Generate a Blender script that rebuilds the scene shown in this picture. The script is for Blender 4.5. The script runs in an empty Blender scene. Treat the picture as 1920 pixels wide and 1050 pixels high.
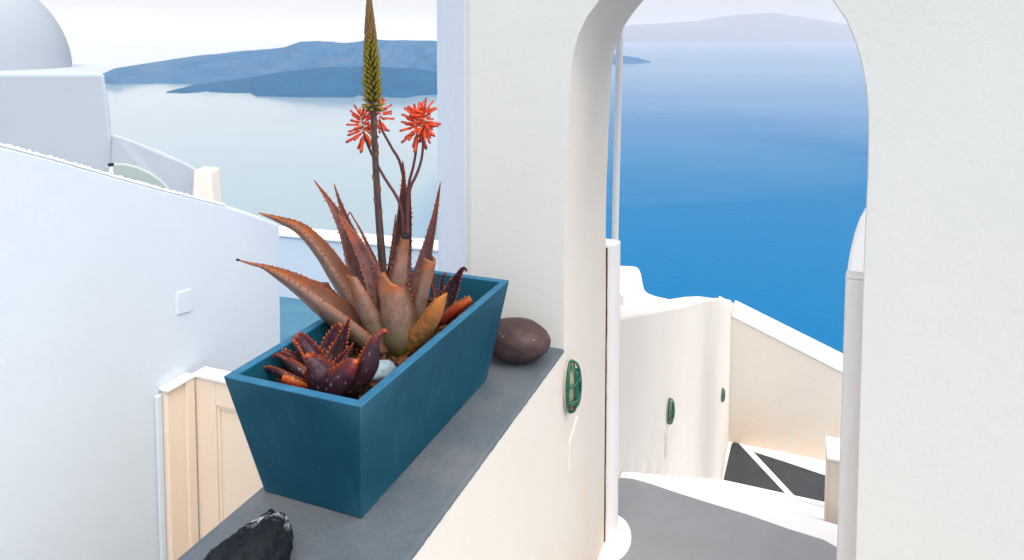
import bpy, bmesh, math, random
from mathutils import Vector, noise as mnoise
random.seed(11)
R = math.radians
scene = bpy.context.scene
COL = scene.collection

# ------------------------------------------------------------------ camera, sky, sun, exposure
FPX, CX, HZ, PITCH = 1350.0, 960.0, 70.0, R(3.5)       # focal length in photo pixels, centre column, horizon row
PY = HZ + FPX * math.tan(PITCH)                         # row of the optical axis (shift lens)
cam_d = bpy.data.cameras.new('camera')
cam_d.sensor_width = 36.0
cam_d.lens = 36.0 * FPX / 1920.0
cam_d.shift_y = -(525.0 - PY) / 1920.0
cam_d.clip_start, cam_d.clip_end = 0.05, 120000.0
cam = bpy.data.objects.new('camera', cam_d)
COL.objects.link(cam)
cam.location = (0, 0, 0)
cam.rotation_euler = (R(90) - PITCH, 0, 0)
scene.camera = cam

SUN_EL, SUN_AZ = R(58), R(146)                           # azimuth measured from +Y towards +X
world = bpy.data.worlds.new('World')
scene.world = world
world.use_nodes = True
wn, wl = world.node_tree.nodes, world.node_tree.links
bg = wn['Background']
sky = wn.new('ShaderNodeTexSky')
sky.sky_type = 'NISHITA'
sky.sun_disc = False
sky.sun_elevation = SUN_EL
sky.sun_rotation = SUN_AZ
sky.altitude = 150
sky.air_density = 0.8
sky.dust_density = 5.0
sky.ozone_density = 0.6
veil = wn.new('ShaderNodeMix')                           # even high overcast veil over the blue sky
veil.data_type = 'RGBA'
veil.inputs[0].default_value = 0.50
veil.inputs[7].default_value = (4.2, 3.95, 3.82, 1)
wl.new(sky.outputs[0], veil.inputs[6])
wl.new(veil.outputs[2], bg.inputs[0])
bg.inputs[1].default_value = 0.11
sun_d = bpy.data.lights.new('sun', 'SUN')
sun_d.energy = 1.4
sun_d.angle = R(85)
sun_d.color = (1.0, 0.90, 0.78)
sun = bpy.data.objects.new('sun', sun_d)
COL.objects.link(sun)
sdir = Vector((math.sin(SUN_AZ) * math.cos(SUN_EL), math.cos(SUN_AZ) * math.cos(SUN_EL), math.sin(SUN_EL)))
sun.rotation_euler = sdir.to_track_quat('Z', 'Y').to_euler()
vs = scene.view_settings
vs.view_transform = 'Standard'
vs.look = 'None'
vs.gamma = 1.0
vs.exposure = 1.23
vs.use_curve_mapping = False
scene.cycles.volume_bounces = 2
scene.cycles.use_denoising = True

# ------------------------------------------------------------------ frames of reference
FW = Vector((0, math.cos(PITCH), -math.sin(PITCH)))
UPV = Vector((0, math.sin(PITCH), math.cos(PITCH)))
XV = Vector((1, 0, 0))
ZV = Vector((0, 0, 1))
def ray(px, py): return FW + XV * ((px - CX) / FPX) + UPV * ((PY - py) / FPX)
def at(px, py, Y):
    r = ray(px, py); return r * (Y / r.y)
def on_z(px, py, z):
    r = ray(px, py); return r * (z / r.z)
ANG = R(21.4)                                           # heading of the parapet wall
U = Vector((math.sin(ANG), math.cos(ANG), 0))           # along the parapet, away from the viewer
V = Vector((math.cos(ANG), -math.sin(ANG), 0))          # along the arch wall, to the right
ZL = -0.98                                              # top of the parapet
K = on_z(1057, 657, ZL); K.z = 0                        # where parapet face meets arch wall
def P(s, t, z): return K + V * s + U * t + ZV * z
def st(p):
    d = p - K; return d.dot(V), d.dot(U), p.z
def on_s(px, py, s):                                    # pixel -> (t, z) on the plane s
    r = ray(px, py); k = (K.dot(V) + s) / r.dot(V); p = r * k
    return st(p)[1], p.z
def on_t(px, py, t):                                    # pixel -> (s, z) on the plane t
    r = ray(px, py); k = (K.dot(U) + t) / r.dot(U); p = r * k
    return st(p)[0], p.z
SEA = -150.0

# ------------------------------------------------------------------ object helpers
def link(name, me, mat=None, parent=None, smooth=None):
    if isinstance(me, bmesh.types.BMesh):
        bm = me
        bmesh.ops.recalc_face_normals(bm, faces=bm.faces)
        if smooth:
            for f in bm.faces: f.smooth = True
            if smooth < 180:
                for e in bm.edges:
                    if len(e.link_faces) == 2 and e.calc_face_angle(0) > R(smooth): e.smooth = False
        me = bpy.data.meshes.new(name)
        bm.to_mesh(me); bm.free()
    o = bpy.data.objects.new(name, me)
    COL.objects.link(o)
    if mat is not None and not me.materials: me.materials.append(mat)
    if parent is not None: o.parent = parent
    return o
def empty(name, loc=(0, 0, 0)):
    o = bpy.data.objects.new(name, None)
    o.empty_display_size = 0.05
    COL.objects.link(o)
    o.location = loc
    return o
def adopt(o, parent):                                   # parent while keeping world place
    o.parent = parent
    o.matrix_parent_inverse.identity()
    o.location = o.location - parent.location
    return o
def tag(o, label=None, cat=None, group=None, kind=None):
    if label: o['label'] = label
    if cat: o['category'] = cat
    if group: o['group'] = group
    if kind: o['kind'] = kind
    return o
def bevel(o, w, seg=3, angle=35):
    m = o.modifiers.new('bevel', 'BEVEL'); m.width = w; m.segments = seg
    m.limit_method = 'ANGLE'; m.angle_limit = R(angle)
    return o
def prism(bm, base, top):
    a = [bm.verts.new(p) for p in base]; b = [bm.verts.new(p) for p in top]
    n = len(a)
    bm.faces.new(a[::-1]); bm.faces.new(b)
    for i in range(n): bm.faces.new((a[i], a[(i + 1) % n], b[(i + 1) % n], b[i]))
def sbox(bm, s0, s1, t0, t1, z0, z1):
    prism(bm, [P(s0, t0, z0), P(s1, t0, z0), P(s1, t1, z0), P(s0, t1, z0)],
          [P(s0, t0, z1), P(s1, t0, z1), P(s1, t1, z1), P(s0, t1, z1)])
def extr_s(bm, prof, s0, s1):                           # profile of (t,z) swept between planes s0, s1
    prism(bm, [P(s0, t, z) for t, z in prof], [P(s1, t, z) for t, z in prof])
def extr_t(bm, prof, t0, t1):
    prism(bm, [P(s, t0, z) for s, z in prof], [P(s, t1, z) for s, z in prof])
def tube(bm, pts, rad, n=8, cap=True):
    pts = [Vector(p) for p in pts]
    rad = rad if isinstance(rad, (list, tuple)) else [rad] * len(pts)
    rings = []; ref = None
    for i, p in enumerate(pts):
        T = (pts[min(i + 1, len(pts) - 1)] - pts[max(i - 1, 0)]).normalized()
        if ref is None: ref = T.orthogonal().normalized()
        A = (ref - T * ref.dot(T)).normalized(); ref = A
        B = T.cross(A)
        rings.append([bm.verts.new(p + (A * math.cos(2 * math.pi * k / n) + B * math.sin(2 * math.pi * k / n)) * rad[i]) for k in range(n)])
    for i in range(len(rings) - 1):
        for k in range(n):
            bm.faces.new((rings[i][k], rings[i][(k + 1) % n], rings[i + 1][(k + 1) % n], rings[i + 1][k]))
    if cap:
        bm.faces.new(rings[0][::-1]); bm.faces.new(rings[-1])
    return rings
def catmull(pts, n):
    pts = [Vector(p) for p in pts]
    q = [pts[0] * 2 - pts[1]] + pts + [pts[-1] * 2 - pts[-2]]
    out = []
    m = len(pts) - 1
    for i in range(n + 1):
        x = i / n * m; k = min(int(x), m - 1); f = x - k
        a, b, c, d = q[k:k + 4]
        out.append(0.5 * (2 * b + (c - a) * f + (2 * a - 5 * b + 4 * c - d) * f * f + (3 * b - a - 3 * c + d) * f ** 3))
    return out
def lerp_list(v, x):
    y = x * (len(v) - 1); k = min(int(y), len(v) - 2); f = y - k
    return v[k] * (1 - f) + v[k + 1] * f
def resample(pts, n):
    L = [0.0]
    for a, b in zip(pts, pts[1:]): L.append(L[-1] + math.dist(a, b))
    out = []
    for i in range(n):
        d = L[-1] * i / (n - 1); k = 0
        while k < len(pts) - 2 and L[k + 1] < d: k += 1
        f = (d - L[k]) / max(L[k + 1] - L[k], 1e-9)
        out.append(tuple(pts[k][j] * (1 - f) + pts[k + 1][j] * f for j in range(2)))
    return out

# ------------------------------------------------------------------ material helpers
class N:
    def __init__(s, name):
        s.m = bpy.data.materials.new(name); s.m.use_nodes = True
        s.n, s.l = s.m.node_tree.nodes, s.m.node_tree.links
        s.b = s.n['Principled BSDF']; s.out = s.n['Material Output']
    def new(s, t, **kw):
        x = s.n.new(t)
        for k, v in kw.items():
            if k.startswith('i_'):
                key = k[2:]
                x.inputs[int(key) if key.isdigit() else key].default_value = v
            else: setattr(x, k, v)
        return x
    def con(s, a, b): s.l.new(a, b)
    def noise(s, scale, detail=4, rough=.55, coord=None, dist=0):
        t = s.new('ShaderNodeTexNoise', i_Scale=scale, i_Detail=detail, i_Roughness=rough, i_Distortion=dist)
        if coord is not None: s.con(coord, t.inputs['Vector'])
        return t.outputs['Fac']
    def geo(s): return s.new('ShaderNodeNewGeometry').outputs['Position']
    def obj(s): return s.new('ShaderNodeTexCoord').outputs['Object']
    def uv(s): return s.new('ShaderNodeTexCoord').outputs['UV']
    def ramp(s, fac, stops, interp='LINEAR'):
        r = s.new('ShaderNodeValToRGB'); r.color_ramp.interpolation = interp
        e = r.color_ramp.elements
        while len(e) < len(stops): e.new(0.5)
        for el, (p, c) in zip(e, stops):
            el.position = p; el.color = (*c, 1) if len(c) == 3 else c
        s.con(fac, r.inputs[0]); return r.outputs[0]
    def rng(s, fac, a, b, c=0.0, d=1.0):
        r = s.new('ShaderNodeMapRange', i_1=a, i_2=b, i_3=c, i_4=d); s.con(fac, r.inputs[0]); return r.outputs[0]
    def math(s, op, a, b=None):
        r = s.new('ShaderNodeMath', operation=op)
        for i, v in enumerate((a, b)):
            if v is None: continue
            if isinstance(v, (int, float)): r.inputs[i].default_value = v
            else: s.con(v, r.inputs[i])
        return r.outputs[0]
    def mix(s, fac, a, b, blend='MIX'):
        r = s.new('ShaderNodeMix', data_type='RGBA', blend_type=blend)
        for i, v in ((0, fac), (6, a), (7, b)):
            if isinstance(v, (int, float)): r.inputs[i].default_value = v
            elif isinstance(v, tuple): r.inputs[i].default_value = (*v, 1) if len(v) == 3 else v
            else: s.con(v, r.inputs[i])
        return r.outputs[2]
    def bump(s, h, strength, dist):
        b = s.new('ShaderNodeBump', i_Strength=strength, i_Distance=dist); s.con(h, b.inputs['Height'])
        s.con(b.outputs[0], s.b.inputs['Normal'])
    def set(s, **kw):
        for k, v in kw.items():
            s.b.inputs[{'rough': 'Roughness', 'spec': 'Specular IOR Level', 'metal': 'Metallic', 'sss': 'Subsurface Weight',
                        'trans': 'Transmission Weight', 'coat': 'Coat Weight', 'ior': 'IOR'}[k]].default_value = v
    def color(s, c):
        if isinstance(c, tuple): s.b.inputs['Base Color'].default_value = (*c, 1)
        else: s.con(c, s.b.inputs['Base Color'])

def whitewash(name, col, stain=None, z0=0, z1=0, var=0.05, bump=0.5, fine=170):
    m = N(name); g = m.geo()
    n1 = m.noise(1.6, 5, .6, g); n2 = m.noise(9, 5, .6, g)
    c2 = tuple(x * (1 - var * 1.6) for x in col)
    base = m.mix(m.rng(n1, .3, .7), col, c2)
    dirt = tuple(x * y for x, y in zip(col, (.90, .86, .80)))
    base = m.mix(m.rng(n2, .62, .85, 0, .35), base, dirt)
    if stain:                                            # rising-damp rust bloom with a blotchy outline
        sx = m.new('ShaderNodeSeparateXYZ'); m.con(g, sx.inputs[0])
        d = m.math('ADD', sx.outputs[2], m.rng(m.noise(3.2, 5, .6, g), .3, .7, -.25, .25))
        f = m.math('MULTIPLY', m.rng(d, z0, z1, 1, 0), m.rng(m.noise(5, 4, .6, g), .3, .7, .25, 1))
        base = m.mix(f, base, stain)
    m.color(base); m.set(rough=.92, spec=.2)
    h = m.math('ADD', m.math('MULTIPLY', m.noise(fine, 4, .6, g), .55), m.math('MULTIPLY', m.noise(34, 4, .55, g), 1.0))
    h = m.math('ADD', h, m.math('MULTIPLY', m.noise(6, 2, .5, g), 2.0))
    m.bump(h, bump, .006)
    return m.m
M = {}
M['arch'] = whitewash('lime_plaster_arch', (.685, .71, .685), (.80, .60, .42), -2.15, -1.5, .03, .13)
M['parapet'] = whitewash('lime_plaster_parapet', (.775, .745, .68), (.78, .58, .40), -2.15, -1.5, .03, .2)
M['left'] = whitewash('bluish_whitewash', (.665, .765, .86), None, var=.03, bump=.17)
M['strip'] = whitewash('skylit_side_plaster', (.80, .865, .96), None, var=.02, bump=.35)  # bluish sky light on the wall's turned side, put into its colour
M['far'] = whitewash('smooth_whitewash', (.80, .82, .85), None, var=.02, bump=.2, fine=60)
M['farshade'] = whitewash('shade_blue_whitewash', (.58, .69, .80), None, var=.02, bump=.2, fine=60)  # bluish shade of the terrace parapet's inner face, put into its colour
M['stairwall'] = whitewash('cream_stair_plaster', (.75, .735, .695), (.80, .60, .42), -6.2, -5.2, .03, .3)
M['stairwall2'] = whitewash('cream_corner_plaster', (.66, .64, .59), (.70, .48, .31), -5.9, -4.7, .03, .3)
M['cream'] = whitewash('peach_cream_paint', (.86, .745, .625), None, var=.03, bump=.12)
M['bright'] = whitewash('fresh_white_paint', (.86, .86, .87), None, var=.02, bump=.25)
M['church'] = whitewash('grey_blue_church_wash', (.45, .52, .60), None, var=.03, bump=.2, fine=60)  # one even grey blue tone for block and wing
M['vault'] = whitewash('green_grey_render', (.40, .48, .47), None, var=.04, bump=.2)

def simple(name, col, rough=.6, spec=.4, var=.12, sc=30, bump=0.0, bsc=120, bd=.002, metal=0):
    m = N(name); g = m.obj()
    m.color(m.mix(m.rng(m.noise(sc, 5, .6, g), .3, .7), col, tuple(x * (1 - var) for x in col)))
    m.set(rough=rough, spec=spec, metal=metal)
    if bump: m.bump(m.noise(bsc, 5, .6, g), bump, bd)
    return m.m
def cement(name, a, b, c, rough=.8):
    m = N(name); g = m.geo()
    n = m.noise(2.2, 6, .62, g, .6); n2 = m.noise(14, 6, .65, g); n3 = m.noise(240, 3, .6, g)
    base = m.ramp(n, [(.30, a), (.52, b), (.72, c)])
    base = m.mix(m.rng(n2, .45, .75, 0, .45), base, c)
    base = m.mix(m.rng(n3, .68, .78, 0, .35), base, tuple(min(1, x * 1.6) for x in b))
    m.color(base); m.set(rough=rough, spec=.3)
    h = m.math('ADD', m.math('MULTIPLY', m.noise(60, 5, .65, g), 1.0), m.math('MULTIPLY', n3, .5))
    m.bump(h, .7, .004)
    return m.m
M['ledge'] = cement('grey_ledge_paint', (.062, .092, .122), (.102, .134, .166), (.165, .182, .195), .62)
M['landing'] = cement('grey_floor_paint', (.25, .27, .29), (.29, .31, .335), (.27, .28, .29))
M['darkstep'] = cement('dark_step_paint', (.034, .041, .050), (.047, .055, .066), (.040, .047, .055))
M['blue_floor'] = cement('blue_terrace_paint', (.06, .17, .27), (.07, .20, .31), (.09, .22, .32))
M['crack'] = simple('rusty_joint', (.16, .075, .035), .9, .2, .5, 60)

def planter_mat():
    m = N('teal_blue_fibre_cement'); g = m.geo()
    n = m.noise(3.5, 6, .65, g, .5); f = m.noise(420, 3, .6, g); sc = m.noise(26, 6, .7, g)
    base = m.ramp(n, [(.3, (.001, .052, .094)), (.55, (.002, .066, .112)), (.75, (.003, .080, .128))])
    base = m.mix(m.rng(f, .60, .80, 0, .35), base, (.012, .11, .18))
    base = m.mix(m.rng(sc, .66, .80, 0, .30), base, (.02, .13, .20))
    mp = m.new('ShaderNodeMapping'); mp.inputs['Scale'].default_value = (22, 22, 2.2); m.con(g, mp.inputs[0])
    run = m.noise(1.0, 5, .65, mp.outputs[0])                            # old water runs down the sides
    base = m.mix(m.rng(run, .54, .72, 0, .55), base, (.010, .105, .165))
    base = m.mix(m.rng(run, .44, .28, 0, .35), base, (.001, .034, .066))
    vo = m.new('ShaderNodeTexVoronoi'); vo.inputs['Scale'].default_value = 75; m.con(g, vo.inputs['Vector'])
    chip = m.math('MULTIPLY', m.rng(vo.outputs['Distance'], .06, .11, 1, 0), m.rng(m.noise(9, 3, .6, g), .54, .62, 0, .8))
    base = m.mix(chip, base, (.25, .33, .36))
    ge = m.new('ShaderNodeNewGeometry').outputs['Pointiness']
    base = m.mix(m.rng(ge, .53, .62, 0, .6), base, (.10, .27, .38))      # rubbed arrises
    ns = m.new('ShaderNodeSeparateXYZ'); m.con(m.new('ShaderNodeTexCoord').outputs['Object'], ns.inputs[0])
    top = m.rng(ns.outputs[2], ZR - .0035, ZR - .002, 0, 1)               # light falling on the flat rim, put into its colour
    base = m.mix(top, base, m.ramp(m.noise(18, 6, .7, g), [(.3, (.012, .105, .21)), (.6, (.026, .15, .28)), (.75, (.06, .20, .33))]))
    m.color(base); m.set(rough=.6, spec=.25)
    m.bump(m.math('ADD', m.math('MULTIPLY', f, .6), sc), .30, .0016)
    return m.m
ZR = -0.70
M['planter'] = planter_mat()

def leaf_mat(name, stops, blotch, spot=None, edge=None, sheen=.42, transl=.18):
    m = N(name); uv = m.uv()
    sx = m.new('ShaderNodeSeparateXYZ'); m.con(uv, sx.inputs[0])
    u, v = sx.outputs[0], sx.outputs[1]
    o = m.obj()
    rnd = m.new('ShaderNodeObjectInfo').outputs['Random']
    vv = m.math('ADD', v, m.rng(m.noise(28, 4, .6, o), .3, .7, -.10, .10))
    base = m.ramp(vv, stops)
    base = m.mix(m.rng(m.noise(48, 5, .65, o), .46, .62, 0, .85), base, blotch)
    sm = m.new('ShaderNodeCombineXYZ'); m.con(m.math('MULTIPLY', u, 40), sm.inputs[0]); m.con(m.math('MULTIPLY', v, 3), sm.inputs[1])
    m.con(m.math('MULTIPLY', rnd, 20), sm.inputs[2])
    streak = m.noise(1.0, 4, .6, sm.outputs[0])
    base = m.mix(m.rng(streak, .35, .75, 0, .35), base, tuple(x * .55 for x in blotch))
    scar = m.math('MULTIPLY', m.rng(m.noise(130, 4, .7, o), .60, .68, 0, .8), m.rng(m.noise(24, 3, .6, o), .48, .6, 0, 1))
    base = m.mix(scar, base, tuple(x * .3 for x in blotch))
    if spot:
        vo = m.new('ShaderNodeTexVoronoi', feature='F1'); vo.inputs['Scale'].default_value = 1
        mp = m.new('ShaderNodeCombineXYZ'); m.con(m.math('MULTIPLY', u, 11), mp.inputs[0]); m.con(m.math('MULTIPLY', v, 9), mp.inputs[1])
        m.con(m.math('MULTIPLY', rnd, 30), mp.inputs[2]); m.con(mp.outputs[0], vo.inputs['Vector'])
        base = m.mix(m.rng(vo.outputs['Distance'], .12, .26, .8, 0), base, spot)
    if edge:
        d = m.math('ABSOLUTE', m.math('SUBTRACT', u, .5))
        e = m.math('MAXIMUM', m.rng(d, .40, .50, 0, .9), 0.0)
        base = m.mix(e, base, edge)
    m.color(base); m.set(rough=sheen, spec=.4)
    m.bump(m.math('ADD', m.noise(150, 4, .6, o), m.math('MULTIPLY', streak, .8)), .22, .002)
    if transl:
        tr = m.new('ShaderNodeBsdfTranslucent'); m.con(base, tr.inputs[0])
        mx = m.new('ShaderNodeMixShader'); mx.inputs[0].default_value = transl
        m.con(m.b.outputs[0], mx.inputs[1]); m.con(tr.outputs[0], mx.inputs[2]); m.con(mx.outputs[0], m.out.inputs[0])
    return m.m
M['aloe'] = leaf_mat('aloe_leaf', [(0, (.10, .125, .055)), (.16, (.175, .145, .105)), (.38, (.235, .14, .14)), (.72, (.20, .085, .09)), (.88, (.36, .085, .03)), (1, (.30, .05, .012))],
                     (.13, .06, .055), edge=(.38, .14, .10))
M['aloe_dark'] = leaf_mat('aloe_leaf_brown', [(0, (.05, .055, .025)), (.3, (.095, .052, .052)), (.7, (.105, .040, .042)), (1, (.30, .068, .020))], (.095, .042, .034), edge=(.25, .08, .045))
M['aloe_tip'] = leaf_mat('aloe_leaf_orange', [(0, (.135, .11, .085)), (.3, (.19, .115, .10)), (.58, (.20, .080, .045)), (.80, (.38, .095, .016)), (1, (.55, .16, .014))], (.20, .085, .055), edge=(.34, .12, .06), transl=.25)
M['aloe_cut'] = leaf_mat('aloe_cut_leaf', [(0, (.045, .10, .022)), (.25, (.13, .17, .065)), (.48, (.27, .215, .155)), (.78, (.35, .215, .18)), (.93, (.40, .16, .085)), (1, (.46, .13, .03))],
                         (.24, .125, .09), edge=(.42, .19, .14))
M['aloe_yellow'] = leaf_mat('aloe_yellow_leaf', [(0, (.07, .075, .028)), (.45, (.16, .105, .05)), (.72, (.27, .13, .045)), (.86, (.48, .19, .05)), (1, (.62, .22, .04))], (.55, .22, .05), edge=(.70, .28, .08), transl=.3)
M['aloe_under'] = leaf_mat('aloe_leaf_underside', [(0, (.15, .145, .085)), (.3, (.235, .17, .145)), (.65, (.245, .15, .13)), (.88, (.30, .10, .055)), (1, (.40, .11, .02))], (.19, .115, .095), edge=(.40, .17, .10))
M['spotted'] = leaf_mat('spotted_aloe_leaf', [(0, (.022, .020, .014)), (.35, (.032, .017, .022)), (.8, (.055, .016, .036)), (.95, (.22, .025, .02)), (1, (.65, .13, .015))],
                        (.022, .011, .018), spot=(.26, .19, .17), edge=(.26, .045, .02), transl=.15)
M['spotted_red'] = leaf_mat('spotted_aloe_red_leaf', [(0, (.10, .02, .012)), (.5, (.34, .05, .02)), (1, (.60, .15, .035))], (.45, .05, .02), edge=(.9, .3, .05), transl=.35)
M['tooth'] = simple('leaf_tooth', (.36, .11, .06), .5, .3, .3)
M['tooth_orange'] = simple('orange_leaf_tooth', (.55, .13, .03), .5, .3, .3)
M['stalk'] = simple('dark_flower_stalk', (.085, .055, .050), .5, .4, .5, 40, .3)
M['stem'] = simple('purple_flower_stem', (.13, .042, .045), .5, .4, .3, 40)
M['bract'] = simple('dry_bract', (.26, .12, .06), .8, .2, .4, 80)
M['black'] = simple('black_dry_tip', (.012, .010, .012), .7, .3, .2)
def tipmat(name, stops, transl):
    m = N(name)
    sx = m.new('ShaderNodeSeparateXYZ'); m.con(m.uv(), sx.inputs[0])
    c = m.ramp(sx.outputs[1], stops); m.color(c); m.set(rough=.45, spec=.4)
    tr = m.new('ShaderNodeBsdfTranslucent'); m.con(c, tr.inputs[0])
    mx = m.new('ShaderNodeMixShader'); mx.inputs[0].default_value = transl
    m.con(m.b.outputs[0], mx.inputs[1]); m.con(tr.outputs[0], mx.inputs[2]); m.con(mx.outputs[0], m.out.inputs[0])
    return m.m
M['floret'] = tipmat('orange_red_floret', [(0, (.55, .12, .05)), (.28, (.90, .13, .035)), (.82, (.86, .115, .04)), (.95, (.34, .08, .08)), (1, (.26, .09, .09))], .35)
M['bud'] = tipmat('green_yellow_bud', [(0, (.16, .075, .018)), (.35, (.20, .17, .02)), (.75, (.34, .28, .03)), (1, (.10, .11, .02))], .25)
M['bud_top'] = tipmat('brown_bud', [(0, (.15, .065, .022)), (.5, (.22, .125, .035)), (1, (.10, .055, .022))], .1)

# ================================================================== SETTING
# --- sea
def sea_mat():
    m = N('sea_water'); g = m.geo()
    mp = m.new('ShaderNodeMapping'); mp.inputs['Scale'].default_value = (.0011, .0016, 1); m.con(g, mp.inputs[0])
    patch = m.noise(1.0, 4, .55, mp.outputs[0], .6)
    sx = m.new('ShaderNodeSeparateXYZ'); m.con(g, sx.inputs[0])
    # left side: pale sky reflection put into the water colour; the open bay is clear and ruffled by wind
    mp2 = m.new('ShaderNodeMapping'); mp2.inputs['Scale'].default_value = (.004, .002, 1); m.con(g, mp2.inputs[0])
    edge = m.math('ADD', sx.outputs[0], m.rng(m.noise(1.0, 4, .55, mp2.outputs[0]), .3, .7, -25, 25))
    ruff = m.rng(edge, -100, 15, 0, 1)
    deep = m.mix(m.rng(patch, .3, .7), (.0015, .135, .325), (.003, .15, .35))
    sky_sheen = m.mix(m.rng(patch, .35, .65), (.29, .385, .435), (.26, .36, .42))
    m.color(m.mix(ruff, sky_sheen, deep)); m.set(ior=1.333)
    far = m.math('ADD', sx.outputs[1], m.rng(patch, .3, .7, -260, 260))
    calm = m.rng(far, 600, 3000, 0, 1)                     # wind drops offshore: glassy far water
    m.con(m.rng(calm, 0, 1, .02, .9), m.b.inputs['Specular IOR Level'])
    w1 = m.noise(.16, 5, .65, g); w2 = m.noise(.9, 4, .6, g)
    h = m.math('ADD', m.math('MULTIPLY', w1, 3.0), m.math('MULTIPLY', w2, .5))
    b = m.new('ShaderNodeBump', i_Distance=1.0); m.con(h, b.inputs['Height'])
    m.con(m.math('MULTIPLY', m.rng(ruff, 0, 1, .02, .16), m.rng(calm, 0, .8, 1, .02)), b.inputs['Strength'])
    m.con(b.outputs[0], m.b.inputs['Normal'])
    m.con(m.math('MULTIPLY', m.rng(ruff, 0, 1, .12, .30), m.rng(calm, 0, 1, 1, .7)), m.b.inputs['Roughness'])
    return m.m
bm = bmesh.new()
S = 60000
prism(bm, [(-S, -S, SEA - .5), (S, -S, SEA - .5), (S, S, SEA - .5), (-S, S, SEA - .5)], [(-S, -S, SEA), (S, -S, SEA), (S, S, SEA), (-S, S, SEA)])
tag(link('sea', bm, sea_mat()), 'calm blue sea of the bay far below the terraces', kind='structure')

# --- islands (skyline and waterline, each with its own distance)
def land_mat(name, a, b):
    m = N(name); g = m.geo()
    n = m.noise(.007, 8, .68, g, .5); n2 = m.noise(.04, 6, .7, g)
    m.color(m.mix(m.rng(m.math('ADD', m.math('MULTIPLY', n, .7), m.math('MULTIPLY', n2, .3)), .4, .62), a, b)); m.set(rough=.95, spec=.1)
    return m.m
M['lava'] = land_mat('lava_island', (.010, .115, .27), (.06, .15, .26))  # blue of the hazy air put into the rock colour
M['lava_near'] = land_mat('dark_lava_headland', (.001, .08, .19), (.004, .10, .22))  # darker rock, with the same air blue mixed into its colour
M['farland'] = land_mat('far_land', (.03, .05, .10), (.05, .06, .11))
def island(name, sky_pts, shore, depth, mat, label, rough=.09, rows=34, cols=320, seed=0.0):
    x0, x1 = sky_pts[0][0], sky_pts[-1][0]
    def interp(pts, x):
        for (a, b), (c, d) in zip(pts, pts[1:]):
            if a <= x <= c: return b + (d - b) * (x - a) / max(c - a, 1e-6)
        return pts[0][1] if x < pts[0][0] else pts[-1][1]
    verts = []
    for i in range(cols + 1):
        x = x0 + (x1 - x0) * i / cols
        q = on_z(x, interp(shore, x), SEA)
        end = min(1.0, 8 * min(i, cols - i) / cols + .02)
        rdg = at(x, interp(sky_pts, x), q.y + depth * end)
        hgt = max(rdg.z - SEA, 1.0)
        for j in range(rows + 1):
            f = j / rows
            p = q.lerp(Vector((rdg.x, rdg.y, SEA)), f)
            nn = mnoise.fractal(Vector((p.x * .0065 + seed, p.y * .0045, f * 2)), .85, 2.0, 7)
            z = SEA - 2 + (hgt + 2) * (f ** .75) + hgt * rough * 3.2 * nn * math.sin(math.pi * f)
            z += hgt * .03 * nn * f
            verts.append((p.x, p.y, z))
        bd = 1 + .7 * depth * end / rdg.y
        back = Vector((rdg.x * bd, rdg.y * bd, SEA - 2))
        verts.append(tuple(back))
    R_ = rows + 2
    faces = [(i * R_ + j, (i + 1) * R_ + j, (i + 1) * R_ + j + 1, i * R_ + j + 1) for i in range(cols) for j in range(R_ - 1)]
    me = bpy.data.meshes.new(name); me.from_pydata(verts, [], faces); me.update()
    for f in me.polygons: f.use_smooth = True
    o = link(name, me, mat)
    return tag(o, label, kind='structure')
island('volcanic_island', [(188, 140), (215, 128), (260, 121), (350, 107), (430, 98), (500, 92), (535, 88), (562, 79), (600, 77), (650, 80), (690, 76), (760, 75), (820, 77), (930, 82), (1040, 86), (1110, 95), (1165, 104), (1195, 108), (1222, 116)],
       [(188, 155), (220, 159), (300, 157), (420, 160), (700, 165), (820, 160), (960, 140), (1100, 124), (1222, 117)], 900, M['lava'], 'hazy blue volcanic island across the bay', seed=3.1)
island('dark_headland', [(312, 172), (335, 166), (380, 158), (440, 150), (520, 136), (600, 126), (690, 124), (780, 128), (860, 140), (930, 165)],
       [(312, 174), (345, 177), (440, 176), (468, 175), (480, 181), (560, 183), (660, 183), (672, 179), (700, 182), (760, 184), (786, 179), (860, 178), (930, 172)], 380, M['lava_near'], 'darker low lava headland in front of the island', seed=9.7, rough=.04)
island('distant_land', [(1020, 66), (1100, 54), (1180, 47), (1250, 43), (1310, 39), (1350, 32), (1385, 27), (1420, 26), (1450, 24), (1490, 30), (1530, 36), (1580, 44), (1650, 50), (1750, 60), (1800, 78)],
       [(1020, 78.5), (1800, 78.5)], 2600, M['farland'], 'pale lavender land on the horizon seen through the arch', rough=.02, seed=5.5)

# --- hillside carrying the village
bm = bmesh.new()
grid = {}
for i in range(49):
    for j in range(41):
        x = -60 + i * 2.5; y = -6 + 190 * (j / 40) ** 1.6
        n = mnoise.fractal(Vector((x * .06, y * .06, 4)), 1, 2, 4)
        base = -7.0 if y < 10.5 else -7.0 - (y - 10.5) * .85
        grid[i, j] = bm.verts.new((x, y, max(base, SEA - 3) + n * min(2.0, max(0, y - 9) * .15)))
for i in range(48):
    for j in range(40): bm.faces.new((grid[i, j], grid[i + 1, j], grid[i + 1, j + 1], grid[i, j + 1]))
tag(link('hillside', bm, land_mat('cliff_rock', (.14, .10, .08), (.22, .18, .15)), smooth=180), 'rocky caldera slope below the terraces', kind='structure')

# ================================================================== WALLS NEAR
ZF = on_s(1136, 1016, 0.0)[1]                 # floor level at the archway
sA, _ = on_t(872, 300, 0.0)                   # left corner of the arch wall face
TW = on_s(1138, 600, 0.0)[0]                  # far edge of the left jamb
sB, _ = on_t(819, 250, TW)

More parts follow.
